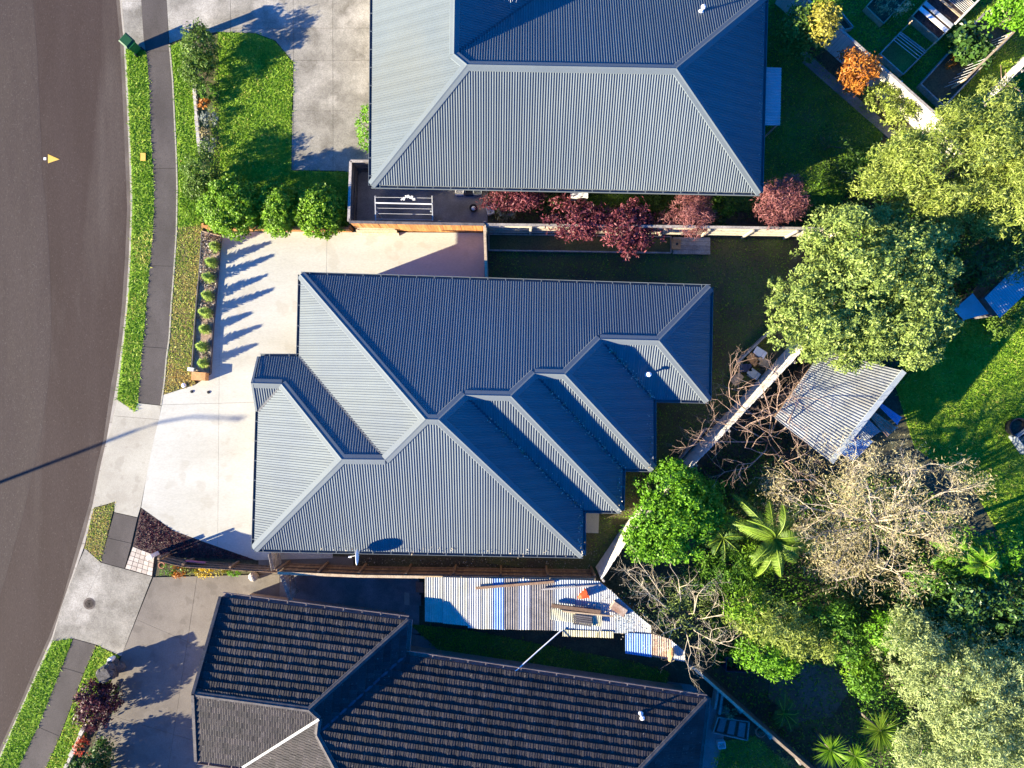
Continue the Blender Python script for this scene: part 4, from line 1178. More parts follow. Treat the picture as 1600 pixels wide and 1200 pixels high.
plant('leafy_shrub', 'added dark leafy shrub, mostly out of view, shading the lower driveway', 'shrub', base_of(140, 1215, .8), [blob(134, 1212, 1.0, 30, 24, 1.0), blob(110, 1260, 1.1, 40, 34, 1.1), blob(160, 1178, .6, 14, 22, .6), blob(150, 1235, 1.0, 34, 30, 1.0)], 'l_dark', 420, (0.14, 0.07), 0.1, trunk=0.05, seed=116, hollow=.15)  # shrub put in mostly below the frame to cast shade over the lower driveway
plant('leafy_shrub', 'low green growth on the drive side of the purple shrub', 'shrub', base_of(176, 1095, .3), [blob(178, 1092, .3, 8, 22, .3)], 'l_green', 260, (0.1, 0.05), 0.06, trunk=0.012, seed=117)
for i, (px, py, rx, ry, mat, lab) in enumerate(((262, 890, 14, 10, 'l_green', 'green flower clump at the paver end of the flower strip'), (280, 893, 12, 9, 'l_orange', 'orange grass clump in the flower strip by the low dark fence'),
                                            (320, 893, 14, 9, 'l_flower_y', 'bright yellow flower clump in the strip below the low dark fence'), (345, 893, 12, 5, 'l_gold', 'thin gold plant right of the yellow flowers'),
                                            (366, 894, 11, 5, 'l_lime', 'lime green tuft near the white rock in the flower strip'), (295, 890, 11, 6, 'l_yellow', 'pale yellow-green clump left of the yellow flowers'))):
    plant('flower_clump', lab, 'flowers', base_of(px, py, .2), [blob(px, py, .22, rx, ry, .22)], mat, 330, (0.1, 0.05), 0.06, trunk=0.01, seed=120 + i)
plant('leafy_shrub', 'yellow speckled plant at the bottom edge beside the tiled roof', 'plant', base_of(1130, 1195, .4), [blob(1130, 1197, .4, 24, 14, .35)], 'l_flower_y', 120, (0.1, 0.05), 0.08, trunk=0.012, seed=130)
plant('leafy_shrub', 'pale flowering strip along the dark lower right fence', 'plant', base_of(1235, 1190, .4), [blob(1232, 1182, .4, 16, 14, .35), blob(1250, 1205, .4, 14, 14, .35)], 'l_yellow', 200, (0.12, 0.04), 0.08, trunk=0.012, seed=131)
plant('dry_plant', 'dry tan clump above the small stepped planter', 'plant', base_of(1140, 1112, .4), [blob(1140, 1112, .4, 9, 9, .35)], 'l_bud', 260, (0.1, 0.04), 0.06, trunk=0.012, seed=132)


# fronds and rosettes
def frond_plant(name, label, cat, px, py, zc, n, length, mat, seed, droop=0.9, leaflet=0.34, wl=0.05, trunk_r=0.14, pitch=(0.2, 0.9), group=None, pairs=26, hang=0.35):
    rng = np.random.default_rng(seed)
    c = W(px, py, zc); base = Vector((c.x, c.y, 0))
    t = empty(name, base, label, cat, group)
    MB().tube([base, base.lerp(c, 0.5), c], [trunk_r, trunk_r * .9, trunk_r * .7], 9).build('trunk', M['trunk'], t)
    for i in range(n):
        az = 2 * math.pi * (i + rng.uniform(-.55, .55)) / n
        el = rng.uniform(*pitch)
        L = length * rng.uniform(0.62, 1.12)
        h = np.array([math.cos(az), math.sin(az), 0])
        side = np.array([-math.sin(az), math.cos(az), 0])
        s = np.linspace(0, 1, pairs)
        hor = L * (s * math.cos(el) * (1 - 0.12 * s)); ver = L * (s * math.sin(el) - droop * 0.55 * s ** 2)
        curve = rng.normal(0, 0.22) * L * s ** 2
        R_ = np.array(c)[None] + h * hor[:, None] + side * curve[:, None] + np.array([0, 0, 1]) * ver[:, None]
        tan = unit(np.gradient(R_, axis=0))
        V, F, T = [], [], []
        ti = rng.uniform(0.25, 0.75)
        for sd in (-1, 1):
            env = np.sin(np.pi * np.clip(s * 0.92 + 0.08, 0, 1)) ** 0.6
            ll = leaflet * env + 0.03
            dirv = unit(side * sd * 0.9 + tan * rng.uniform(.35, .6) + np.array([0, 0, -hang]) + rng.normal(0, .08, (pairs, 3)))
            cc = R_ + dirv * ll[:, None] * 0.5
            nn = unit(np.cross(dirv, tan) * sd + 1e-6)
            v, f = leaf_quads(cc, nn, ll, wl, rng, axis=dirv)
            F.append(f + sum(len(x) for x in V)); V.append(v); T.append(np.clip(ti + rng.normal(0, .14, pairs), 0, 1))
        fo = build('frond', np.concatenate(V), np.concatenate(F), M[mat], t, tint=np.concatenate(T))
        mb_ = MB(); mb_.tube([Vector(p) for p in R_[::5]], [0.022] * len(R_[::5]), 4)
        build('rachis', mb_.V, mb_.F, M['l_frond'], fo, tint=[0.9] * len(mb_.F))
    return t


frond_plant('palm', 'palm with long drooping green fronds below the bare tree', 'palm', 1210, 842, 3.2, 24, 3.2, 'l_frond', 209, pairs=90, leaflet=.36, wl=.026, droop=1.3, hang=.6, pitch=(-.1, 1.15))
frond_plant('tree_fern', 'bright green fern at the edge of the sunny back lawn', 'fern', 1535, 880, 3.0, 26, 1.6, 'l_lime', 201, droop=1.1, leaflet=.26, wl=.035, pairs=34, pitch=(.1, 1.2))
frond_plant('tree_fern', 'fern left of the bright one beside the blossom tree', 'fern', 1492, 856, 2.8, 24, 1.5, 'l_lime', 202, droop=1.1, leaflet=.24, wl=.035, pairs=32, pitch=(.1, 1.2))
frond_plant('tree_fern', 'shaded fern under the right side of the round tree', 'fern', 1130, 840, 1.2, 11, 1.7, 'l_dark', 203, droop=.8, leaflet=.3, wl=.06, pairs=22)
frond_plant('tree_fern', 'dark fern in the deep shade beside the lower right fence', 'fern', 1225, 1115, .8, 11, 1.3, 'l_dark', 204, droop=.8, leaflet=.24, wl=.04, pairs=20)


def rosette(name, label, px, py, zc, n, length, mat, seed, group=None, wl=0.055):
    rng = np.random.default_rng(seed)
    c = W(px, py, zc); base = Vector((c.x, c.y, 0))
    t = empty(name, base, label, 'yucca', group)
    MB().tube([base, c], [0.09, 0.07], 8).build('trunk', M['trunk'], t)
    d = rng.normal(size=(n, 3)); d[:, 2] = np.abs(d[:, 2]) * 0.8 - 0.1; d = unit(d)
    L = length * rng.uniform(.75, 1.1, n)
    P = np.array(c) + d * (L * 0.52)[:, None]
    nn = unit(np.cross(d, np.cross(np.array([0, 0, 1.0]), d) + 1e-4))
    nn = unit(np.cross(np.cross(d, [0, 0, 1.0]) + 1e-5, d))
    V, Fq = leaf_quads(P, nn, L, wl, rng, axis=d)
    build('leaf_rosette', V, Fq, M[mat], t, tint=np.clip(rng.normal(.6, .22, n), 0, 1))


rosette('yucca', 'large spiky yucca head at the lower right, tallest of three', 1376, 1142, 2.3, 170, 1.15, 'l_frond', 210, 'yuccas at the lower right')
rosette('yucca', 'left spiky yucca head at the bottom edge near the dark fence', 1298, 1172, 1.9, 130, .95, 'l_round', 211, 'yuccas at the lower right')
rosette('yucca', 'smaller spiky yucca between the two other yucca heads', 1336, 1182, 1.7, 110, .85, 'l_round', 212, 'yuccas at the lower right')
rosette('yucca', 'small spiky plant among the shrubs left of the pale tree', 1372, 968, 1.5, 70, .7, 'l_frond', 213)


# bare trees
def grow(mb_, p, d, L, r, depth, rng, spread, tips, gravity=0.0, n=5, kids=(2, 4)):
    pts, rad = [p], [r]
    seg = 3
    for i in range(seg):
        d = (d + Vector(rng.normal(0, 0.16, 3)) + Vector((0, 0, gravity))).normalized()
        p = p + d * (L / seg)
        if p.z < 0.1: p.z = 0.1
        pts.append(p); rad.append(r * (1 - 0.42 * (i + 1) / seg))
    mb_.tube(pts, rad, n, cap=False)
    if depth <= 0:
        tips.append((p, d)); return
    for k in range(int(rng.integers(*kids))):
        q_ = pts[int(rng.integers(1, seg + 1))] if k else pts[-1]
        dd = (d + Vector(rng.normal(0, spread, 3))).normalized()
        grow(mb_, q_, dd, L * rng.uniform(0.6, 0.85), r * 0.56, depth - 1, rng, spread, tips, gravity, 4 if depth < 3 else 5, kids)


def bare_tree(name, label, base, starts, mat, seed, depth=4, L=1.2, r=0.09, spread=0.55, gravity=0.0, buds=None, bud_n=5, bud_size=0.07, kids=(2, 4), cat='tree', bud_r=0.11, bud_w=.6):
    rng = np.random.default_rng(seed)
    t = empty(name, base, label, cat)
    base = Vector(base)
    mb_ = MB(); tips = []
    for (px, py, z) in starts:
        tip = W(px, py, z)
        v = tip - base
        m1 = base.lerp(tip, 0.5) + Vector(rng.normal(0, .1, 3)) + Vector((0, 0, 0.25 * z))
        mb_.tube([base, m1, tip], [r, r * .75, r * .5], 6, cap=False)
        for k in range(3):
            d = (v.normalized() * 0.8 + Vector(rng.normal(0, .45, 3))); d.z = d.z * 0.5 + 0.05
            grow(mb_, m1.lerp(tip, [1.0, .6, .2][k]), d.normalized(), L, r * .5, depth - 1, rng, spread, tips, gravity, 5, kids)
    mb_.build('branches', M[mat], t)
    if buds:
        P = np.array([np.array(p) for p, d in tips])
        idx = np.repeat(np.arange(len(P)), bud_n)
        P = P[idx] + rng.normal(0, bud_r, (len(idx), 3))
        V, Fq = leaf_quads(P, unit(rng.normal(size=P.shape) + np.array([0, 0, .5])), bud_size * rng.uniform(.6, 1.4, len(P)), bud_size * bud_w, rng)
        build('buds', V, Fq, M[buds], t, tint=np.clip(rng.normal(.6, .25, len(P)), 0, 1))
    return t


bare_tree('bare_tree', 'bare tree with reddish branches reaching over the bleached fence', G(1200, 690), [(1150, 660, 2.6), (1190, 600, 2.6), (1240, 640, 2.8), (1170, 730, 2.6), (1110, 690, 2.4), (1230, 730, 2.4), (1140, 620, 2.5), (1215, 620, 2.4)],
          'pinkwood', 300, 4, 1.15, 0.042, 0.6, kids=(3, 4))
bare_tree('bare_tree', 'wide twiggy tree covered in pale buds right of the palm', G(1360, 815), [(1290, 790, 3.5), (1330, 750, 3.6), (1400, 760, 3.8), (1450, 800, 3.7), (1400, 850, 3.0), (1320, 860, 2.9), (1360, 800, 4.2), (1270, 750, 2.6), (1370, 885, 2.6), (1290, 830, 2.8), (1470, 770, 3.4), (1430, 735, 3.4), (1340, 720, 2.7), (1250, 790, 2.6), (1440, 840, 2.7), (1340, 900, 2.4)],
          'palewood', 301, 4, 1.0, 0.06, 0.6, buds='l_bud', bud_n=13, bud_size=0.18, bud_w=.13, bud_r=.2, kids=(3, 4))
bare_tree('bare_vine', 'tangle of pale bare stems spilling over the end of the patchwork roof', G(1060, 960), [(985, 900, 2.6), (1020, 930, 2.7), (1090, 930, 2.6), (1050, 985, 2.8), (1110, 1000, 2.6), (1130, 960, 2.4), (1000, 880, 2.5), (1080, 1020, 2.4), (1140, 1010, 2.2), (1060, 905, 2.6)],
          'palewood', 302, 4, 0.8, 0.034, 0.62, gravity=-0.04, cat='vine', kids=(3, 4))
bare_tree('bare_tree', 'bare brown branches beside the short pale fence at the right edge', G(1600, 160), [(1575, 130, 1.8), (1560, 180, 1.8), (1590, 200, 2.2)], 'pinkwood', 303, 2, 1.0, 0.05, 0.5)
bare_tree('bare_shrub', 'thin bare branch beside the spiky yuccas', G(1420, 1150), [(1400, 1140, 1.6), (1440, 1160, 1.9)], 'palewood', 304, 2, 0.7, 0.03, 0.5, cat='shrub')


# grass blades, litter
def scatter(polypx, n, rng):
    xs = [p[0] for p in polypx]; ys = [p[1] for p in polypx]
    X = rng.uniform(min(xs), max(xs), n); Y = rng.uniform(min(ys), max(ys), n)
    k = inside(polypx, X, Y)
    return X[k], Y[k]


def grass(name, label, poly, dens, z, seed, hgt=0.07, tone=0.3, dev=0.12, dry=None, w=0.028):
    rng = np.random.default_rng(seed)
    xs = [p[0] for p in poly]; ys = [p[1] for p in poly]
    n = int((max(xs) - min(xs)) * (max(ys) - min(ys)) / S / S * dens)
    X, Y = scatter(poly, n, rng)
    n = len(X)
    X = X + rng.normal(0, 1.3, n); Y = Y + rng.normal(0, 1.3, n)      # ragged, overgrown edges
    hh = hgt * rng.uniform(.5, 1.3, n)
    patch = 0.5 + 0.5 * np.sin(X * 0.09 + 2 * np.sin(Y * 0.05)) * np.sin(Y * 0.07 + 1.3)
    T = np.clip(tone + dev * rng.normal(0, .7, n) + 0.2 * (patch - 0.5) + 0.4 * (rng.random(n) < .035), 0, 1)
    if dry is not None: T = np.clip(T + dry(X, Y, rng), 0, 1)
    a = rng.uniform(0, 6.28, n)
    bx, by = (X - 800) / S, (600 - Y) / S
    lean = rng.normal(0, 1.1, (n, 2)) * hh[:, None]
    ww = w * rng.uniform(.7, 1.5, n)
    V = np.empty((n, 3, 3))
    V[:, 0] = np.stack([bx - np.cos(a) * ww, by - np.sin(a) * ww, np.full(n, z - .01)], 1)
    V[:, 1] = np.stack([bx + np.cos(a) * ww, by + np.sin(a) * ww, np.full(n, z - .01)], 1)
    V[:, 2] = np.stack([bx + lean[:, 0], by + lean[:, 1], z + hh], 1)
    o = build(name, V.reshape(-1, 3), np.arange(3 * n).reshape(n, 3), M['g_blade'], tint=T)
    tag(o, label, 'grass', kind='stuff')


def dry_down(y0, y1, amt):
    return lambda X, Y, r: amt * np.clip((Y - y0) / (y1 - y0), 0, 1) * (r.random(len(X)) < 0.75) * r.uniform(.5, 1, len(X))


def berm_dry(X, Y, r):
    p = np.exp(-((Y - 395) / 35) ** 2) + 0.7 * np.exp(-((Y - 470) / 20) ** 2) + .3 * np.exp(-((Y - 560) / 30) ** 2)
    return 0.38 * p * (r.random(len(X)) < 0.7)


grass('grass', 'bright green grass strip between road kerb and footpath', berm, 480, 0.02, 400, tone=.33, dry=berm_dry)
grass('grass', 'bright green grass between footpath and low white wall', [(x + (3 if x < 280 else 0), y) for x, y in vg], 480, 0.022, 401, tone=.30)
grass('grass', 'dry yellow and brown grass beside the driveway planter', vd, 480, 0.018, 402, tone=.58, dev=.2, hgt=.05, dry=lambda X, Y, r: .25 * np.exp(-((Y - 600) / 25) ** 2) + .12 * np.exp(-((Y - 450) / 40) ** 2))
grass('grass', 'green front lawn beside the mottled upper driveway', lawn3, 480, 0.02, 403, tone=.34)
grass('grass', 'brown and green patch of grass between two driveway crossings', bs, 480, 0.02, 404, tone=.62, dev=.25, hgt=.045)
grass('grass', 'green grass strip along the kerb at the lower left', bl, 480, 0.02, 405, tone=.34)
grass('grass', 'green grass between lower footpath and stone edged bed', br, 480, 0.022, 406, tone=.40, dry=lambda X, Y, r: .2 * (r.random(len(X)) < .3))
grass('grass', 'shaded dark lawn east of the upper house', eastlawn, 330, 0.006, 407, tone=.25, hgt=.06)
grass('grass', 'lawn around the raised vegetable beds', allot, 420, 0.0, 408, tone=.36, hgt=.07)
grass('grass', 'sunny bright green back lawn on the right', rlawn, 420, 0.0, 409, tone=.36, hgt=.08)
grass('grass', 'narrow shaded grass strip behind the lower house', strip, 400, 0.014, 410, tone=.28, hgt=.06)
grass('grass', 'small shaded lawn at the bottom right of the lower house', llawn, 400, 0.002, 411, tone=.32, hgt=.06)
grass('grass', 'sparse mossy grass in the shade around the middle house', [(762, 365), (1240, 375), (1200, 560), (1020, 770), (930, 880), (912, 800), (1021, 640), (1110, 600), (1110, 440), (770, 430)], 130, 0.004, 412, tone=.25, hgt=.05)


def ground_cover(name, label, poly, dens, seed, mat, size=0.16, z=(0.05, 0.45)):
    rng = np.random.default_rng(seed)
    xs = [p[0] for p in poly]; ys = [p[1] for p in poly]
    n = int((max(xs) - min(xs)) * (max(ys) - min(ys)) / S / S * dens)
    X, Y = scatter(poly, n, rng); n = len(X)
    hgt = 0.5 + 0.5 * np.sin(X * .05 + 1.7 * np.sin(Y * .04)) * np.cos(Y * .06)
    Z = rng.uniform(z[0], z[1], n) * (.35 + hgt)
    P = np.stack([(X - 800) / S, (600 - Y) / S, Z], 1)
    V, Fq = leaf_quads(P, unit(rng.normal(size=(n, 3)) + np.array([0, 0, .9])), size * rng.uniform(.6, 1.4, n), size * .42, rng)
    tag(build(name, V, Fq, M[mat], tint=rng.random(n)), label, 'ground cover', kind='stuff')


ground_cover('ground_cover', 'dark leafy undergrowth beneath the trees on the right', [(1100, 790), (1180, 700), (1290, 740), (1420, 740), (1560, 870), (1700, 880), (1700, 1300), (1300, 1250), (1340, 1130), (1320, 1030), (1220, 1040), (1110, 1040), (1080, 900)], 150, 420, 'l_green', .17, (.1, .9))
ground_cover('ground_cover', 'dark undergrowth below the feathery tree and the rosy shrub', [(1260, 330), (1330, 250), (1400, 210), (1700, 150), (1700, 430), (1480, 470), (1300, 370)], 130, 421, 'l_green', .16, (.05, .7))
ground_cover('ground_cover', 'dark undergrowth beneath the olive tree and the bare red branches', [(1240, 580), (1300, 400), (1480, 420), (1500, 520), (1380, 620), (1230, 700), (1110, 780), (1085, 740)], 100, 422, 'l_dark')
ground_cover('ground_cover', 'low dark planting under the south eave of the upper house', [(765, 305), (1290, 315), (1290, 350), (765, 345)], 110, 423, 'l_dark', 0.13, (0.03, .3))
slab('dirt_patch', [(1205, 1040), (1300, 1035), (1330, 1075), (1300, 1120), (1240, 1130), (1200, 1090)], M['dirt'], 0.0)
ground_cover('ground_cover', 'low weeds round the bare dirt patch by the dark fence', [(1110, 1050), (1340, 1030), (1360, 1130), (1290, 1190), (1260, 1190)], 55, 427, 'l_green', .16, (.02, .3))
ground_cover('bark_chips', 'brown bark chips in the triangular street bed', [(222, 797), (271, 829), (318, 847), (396, 873), (243, 868), (210, 852)], 420, 424, 'l_purple', 0.10, (0.02, .05))
ground_cover('straw_mulch', 'straw and bark litter round the young conifers', [(318, 366), (345, 371), (335, 480), (329, 578), (306, 574), (312, 470)], 420, 425, 'l_litter', 0.12, (0.11, .15))
ground_cover('fallen_leaves', 'fallen brown leaves along the south fence', [(560, 872), (910, 874), (935, 840), (930, 893), (560, 889)], 60, 426, 'l_litter', 0.10, (0.02, .05))


def litter_line(name, label, lines, n, seed, size=0.09, wob=0.13, lift=0.07, kind='stuff'):
    rng = np.random.default_rng(seed)
    P = []
    for (a, b, k) in lines:
        t = rng.uniform(.1, 1, int(n * k)) ** .8
        a_, b_ = np.array(a), np.array(b)
        p = a_ + (b_ - a_) * t[:, None] + rng.normal(0, 1, (len(t), 3)) * np.array([wob, wob, 0]) + np.array([0, 0, lift])
        P.append(p)
    P = np.concatenate(P)
    V, Fq = leaf_quads(P, unit(rng.normal(size=P.shape) * .4 + np.array([0, 0, 1])), size * rng.uniform(.4, 1.3, len(P)), size * .6, rng)
    tag(build(name, V, Fq, M['l_litter'], tint=rng.uniform(.4, 1, len(P))), label, 'litter', kind=kind)


litter_line('leaf_litter', 'pale fallen leaves caught in the valleys of the middle roof', [(r2a, H_, 1), (r3a, F_, 1), (r4a, D, .8), (H_ + Vector((-.15, 0, .05)), I_ + Vector((-.15, 0, .05)), .3), (D + Vector((-.15, 0, .05)), E + Vector((-.15, 0, .05)), .3), (J + Vector((.6, .14, .06)), I_ + Vector((-.3, .14, .06)), .4), (F_ + Vector((-.15, 0, .05)), G_ + Vector((-.15, 0, .05)), .2)], 120, 430, .11, .1, .13)
litter_line('leaf_litter', 'pale specks of debris along the east eave of the upper house', [(se + Vector((-.16, .3, .07)), ne + Vector((-.16, -.3, .07)), 1)], 45, 432, .08, .07, .05)
litter_line('leaf_litter', 'dry leaves lying on the end of the patchwork roof', [(W(925, 918, 2.2), W(1010, 985, 2.12), 1), (W(940, 925, 2.2), W(990, 985, 2.1), 1)], 150, 431, .08, .4, .05)

# ------------------------------------------------------------------ street things
def wheelie_bin():
    b0 = G(214, 78)
    t = empty('wheelie_bin', b0, 'green wheelie bin at the road end of the grass strip', 'bin')
    rz = math.radians(-42)
    ca, sa = math.cos(rz), math.sin(rz)
    def L(x, y, z): return Vector((b0.x + x * ca - y * sa, b0.y + x * sa + y * ca, z))
    V = [L(-.2, -.2, .08), L(.2, -.2, .08), L(.2, .2, .08), L(-.2, .2, .08), L(-.29, -.25, .88), L(.27, -.25, .88), L(.27, .25, .88), L(-.29, .25, .88),
         L(-.32, -.28, .88), L(.29, -.28, .88), L(.29, .28, .88), L(-.32, .28, .88), L(-.32, -.28, .93), L(.29, -.28, .93), L(.29, .28, .93), L(-.32, .28, .93)]
    F = [(3, 2, 1, 0)] + [(i, (i + 1) % 4, 4 + (i + 1) % 4, 4 + i) for i in range(4)] + [(4 + i, 4 + (i + 1) % 4, 8 + (i + 1) % 4, 8 + i) for i in range(4)] + [(8 + i, 8 + (i + 1) % 4, 12 + (i + 1) % 4, 12 + i) for i in range(4)]
    build('body', V, F, M['bin'], t)
    V = [L(-.34, -.29, .935), L(.3, -.29, .935), L(.3, .29, .935), L(-.34, .29, .935), L(-.28, -.22, .99), L(.22, -.22, 1.01), L(.22, .22, 1.01), L(-.28, .22, .99)]
    lid = build('lid', V, [(0, 1, 5, 4), (1, 2, 6, 5), (2, 3, 7, 6), (3, 0, 4, 7), (4, 5, 6, 7)], M['bin_dark'], t)
    MB().tube([L(.34, -.2, .93), L(.34, .2, .93)], .018, 6).build('handle', M['bin'], t)
    for s in (-.24, .24):
        MB().tube([L(.22, s - .03, .1), L(.22, s + .03, .1)], .1, 14).build('wheel', M['black'], t)


wheelie_bin()


def letterbox(px, py, label, stone=False):
    b0 = base_of(px, py, .9)
    t = empty('letterbox', b0, label, 'letterbox')
    if not stone:
        MB().box(b0 + Vector((0, 0, .5)), (.34, .3, 1.0), 0.05).build('pillar', M['stone'], t)
        MB().box(b0 + Vector((0, 0, 1.1)), (.46, .36, .2), 0.05).build('box', M['timber_grey'], t)
        MB().prism([(b0.x - .26, b0.y - .22), (b0.x + .26, b0.y - .22), (b0.x + .26, b0.y + .22), (b0.x - .26, b0.y + .22)], 1.2, 1.23).build('lid', M['timber_grey'], t)
    return t


letterbox(298, 43, 'grey letterbox on a pillar beside the tall leafy shrub')
# stacked stone letterbox by the lower drive
b0 = base_of(172, 1048, .6)
t = empty('stone_letterbox', b0, 'rough dark stone letterbox pillar beside the purple shrub', 'letterbox')
rng = np.random.default_rng(5)
for i in range(16):
    lvl = i // 4
    a = (i % 4) * math.pi / 2 + lvl * .5
    c = b0 + Vector((math.cos(a) * .24, math.sin(a) * .2, .15 + lvl * .28))
    V, Fv = [], []
    for k, (r_, z_) in enumerate(((.16, -.14), (.26, -.05), (.25, .08), (.13, .15))):
        for j in range(7):
            an_ = 2 * math.pi * j / 7
            rr = r_ * rng.uniform(.8, 1.2)
            V.append((c.x + rr * math.cos(an_), c.y + rr * math.sin(an_), c.z + z_ + rng.normal(0, .015)))
    for k in range(3):
        for j in range(7): Fv.append((k * 7 + j, k * 7 + (j + 1) % 7, (k + 1) * 7 + (j + 1) % 7, (k + 1) * 7 + j))
    Fv += [tuple(range(6, -1, -1)), tuple(range(21, 28))]
    build('stone', V, Fv, M['stone'], t)
MB().box(b0 + Vector((.02, .02, 1.22)), (.62, .46, .1), .5).build('cap_stone', M['stone'], t)
wb = base_of(170, 1033, .5)
MB().lathe(wb, [(.1, 0), (.13, .2), (.14, .42), (.12, .46)], 14).build('white_tub', M['white'], None, wb)
tag(bpy.data.objects['white_tub'], 'small white tub behind the stone letterbox', 'tub')

# stone edges
def stone_edge(name, label, pts, n, mat, size, seed, hgt=.18):
    rng = np.random.default_rng(seed)
    P = [G(*p) for p in pts]
    t = empty(name, P[0], label, 'edging')
    tot = sum((b - a).length for a, b in zip(P, P[1:]))
    for a, b in zip(P, P[1:]):
        d = b - a; L = d.length; k = max(1, round(n * L / tot)); rz = math.atan2(d.y, d.x)
        for i in range(k):
            c = a + d * ((i + .5) / k)
            MB().box((c.x, c.y, hgt / 2), (L / k * rng.uniform(.85, .97), size * rng.uniform(.8, 1.2), hgt * rng.uniform(.9, 1.2)), rz + rng.normal(0, .06), rng.uniform(.8, .95)).build('stone', M[mat], t)


stone_edge('stone_edge', 'low white stone edge between the verge grass and the street bed', [(305, 134), (309, 190), (314, 243)], 13, 'stone_pale', .16, 6)
stone_edge('stone_edge', 'pale stone edge of the lower street bed', [(133, 1135), (122, 1160), (104, 1200), (80, 1260)], 11, 'stone_pale', .2, 7)
stone_edge('stone_edge', 'thin kerb stones between the purple shrub and the drive', [(186, 1062), (172, 1105), (160, 1140)], 9, 'stone', .1, 8, .1)

# timber planter with conifers
pt = empty('planter_box', G(325, 470), 'long timber planter between the dry grass and the pale driveway', 'planter')
pp = [(317, 362), (347, 370), (341, 440), (335, 505), (330, 583), (302, 577), (307, 500), (312, 440)]
PP = [G(*p) for p in pp]
for a, b in zip(PP, PP[1:] + PP[:1]):
    MB().beam(a + Vector((0, 0, .07 + .03 * (a.y < 4))), b + Vector((0, 0, .07 + .03 * (a.y < 4))), .05, .14 + .06 * (a.y < 4)).build('board', M['fence_dark'] if a.x > b.x - .2 and abs(a.y - b.y) > 1 else M['timber_warm'], pt)
MB().prism([(p.x, p.y) for p in PP], .0, .10).build('mulch_fill', M['straw'], pt)
MB().box(base_of(313, 588, .2) + Vector((0, 0, .22)), (.72, .42, .42), -.06).build('step_block', M['orange_wood'], None, base_of(313, 588, .2))
tag(bpy.data.objects['step_block'], 'orange brown timber block at the street end of the planter', 'timber block')
p = base_of(298, 577, .2)
MB().box(p + Vector((0, 0, .13)), (.36, .2, .22), -.1, .85).build('meter_box', M['white'], None, p)
tag(bpy.data.objects['meter_box'], 'small white box against the planter end', 'box')
p = G(288, 602)
MB().lathe(p, [(.12, 0.0), (.13, .06), (.1, .12), (.03, .14)], 9).build('white_rock', M['white'], None, p)
tag(bpy.data.objects['white_rock'], 'small white rock in the dry grass by the driveway', 'rock')
p = base_of(396, 901, .2)
MB().lathe(p, [(.14, 0), (.24, .1), (.25, .25), (.16, .4), (.05, .45)], 9).build('round_rock', M['stone_pale'], None, p)
tag(bpy.data.objects['round_rock'], 'pale round boulder at the end of the flower strip', 'rock')
p = base_of(239, 868, .4)
MB().box(p + Vector((0, 0, .4)), (.26, .2, .8), .5).build('white_post', M['white'], None, p)
tag(bpy.data.objects['white_post'], 'short white post where the pavers meet the bark bed', 'post')
p = base_of(253, 883, .2)
MB().lathe(p, [(.1, 0), (.16, .1), (.17, .26), (.13, .26), (.12, .2)], 12).build('terracotta_pot', M['terracotta'], None, p)
tag(bpy.data.objects['terracotta_pot'], 'round terracotta pot in the flower strip by the pavers', 'pot')

# pavers
pv = slab('paver_path', [(208, 853), (243, 867), (239, 901), (195, 888)], M['soil'], 0.004)
a, b, c, d = [G(*p) for p in ((208, 854), (242, 867), (238, 900), (196, 888))]
nu, nv = 5, 5
for i in range(nu):
    for j in range(nv):
        def bl_(u, v): return a.lerp(b, u).lerp(d.lerp(c, u), v)
        e = .045
        qd = [bl_((i + e) / nu, (j + e) / nv), bl_((i + 1 - e) / nu, (j + e) / nv), bl_((i + 1 - e) / nu, (j + 1 - e) / nv), bl_((i + e) / nu, (j + 1 - e) / nv)]
        MB().prism([(p.x, p.y) for p in qd], 0.0, .03 + random.uniform(0, .008)).build('paver', M['paver'], pv)

# marks and covers
def flat(name, pts, mat, z, label, cat):
    o = MB().prism([(G(*p).x, G(*p).y) for p in pts], z - .012, z).build(name, M[mat])
    return tag(o, label, cat)


flat('road_marking', [(73, 240), (73, 254), (91, 248)], 'yellow', -.098, 'yellow triangle painted on the asphalt road', 'road marking')
flat('road_marking', [(66, 245), (70, 245), (70, 249), (66, 249)], 'white', -.098, 'tiny white reflector dot beside the yellow road triangle', 'road marking')
flat('kerb_marking', [(205, 240), (208, 240), (208, 250), (205, 250)], 'yellow', .012, 'small yellow dash on the kerb', 'road marking')
flat('hydrant_cover', [(221, 240), (229, 240), (229, 252), (221, 252)], 'yellow', .1, 'yellow square hydrant cover in the grass strip', 'cover')
p = G(140, 943)
mh = empty('manhole_cover', p, 'round brown iron manhole cover in the lower driveway crossing', 'manhole')
MB().lathe(p, [(.31, -.05), (.31, .03), (.29, .034), (.285, .03), (.02, .03)], 28).build('rim', M['iron'], mh)
mb = MB()
for r_ in (.07, .14, .21): mb.lathe(p, [(r_ + .02, .03), (r_ + .02, .038), (r_ - .01, .038), (r_ - .01, .03)], 24)
mb.build('cast_rings', M['iron'], mh)
for (px, py, lab) in ((300, 612, 'black cap set in concrete at the foot of the dry grass'), (326, 613, 'black cap in the driveway below the timber block')):
    p = G(px, py)
    tag(MB().lathe(p, [(.07, 0), (.08, .05), (.05, .07)], 10).build('service_cap', M['black'], None, p), lab, 'cover')

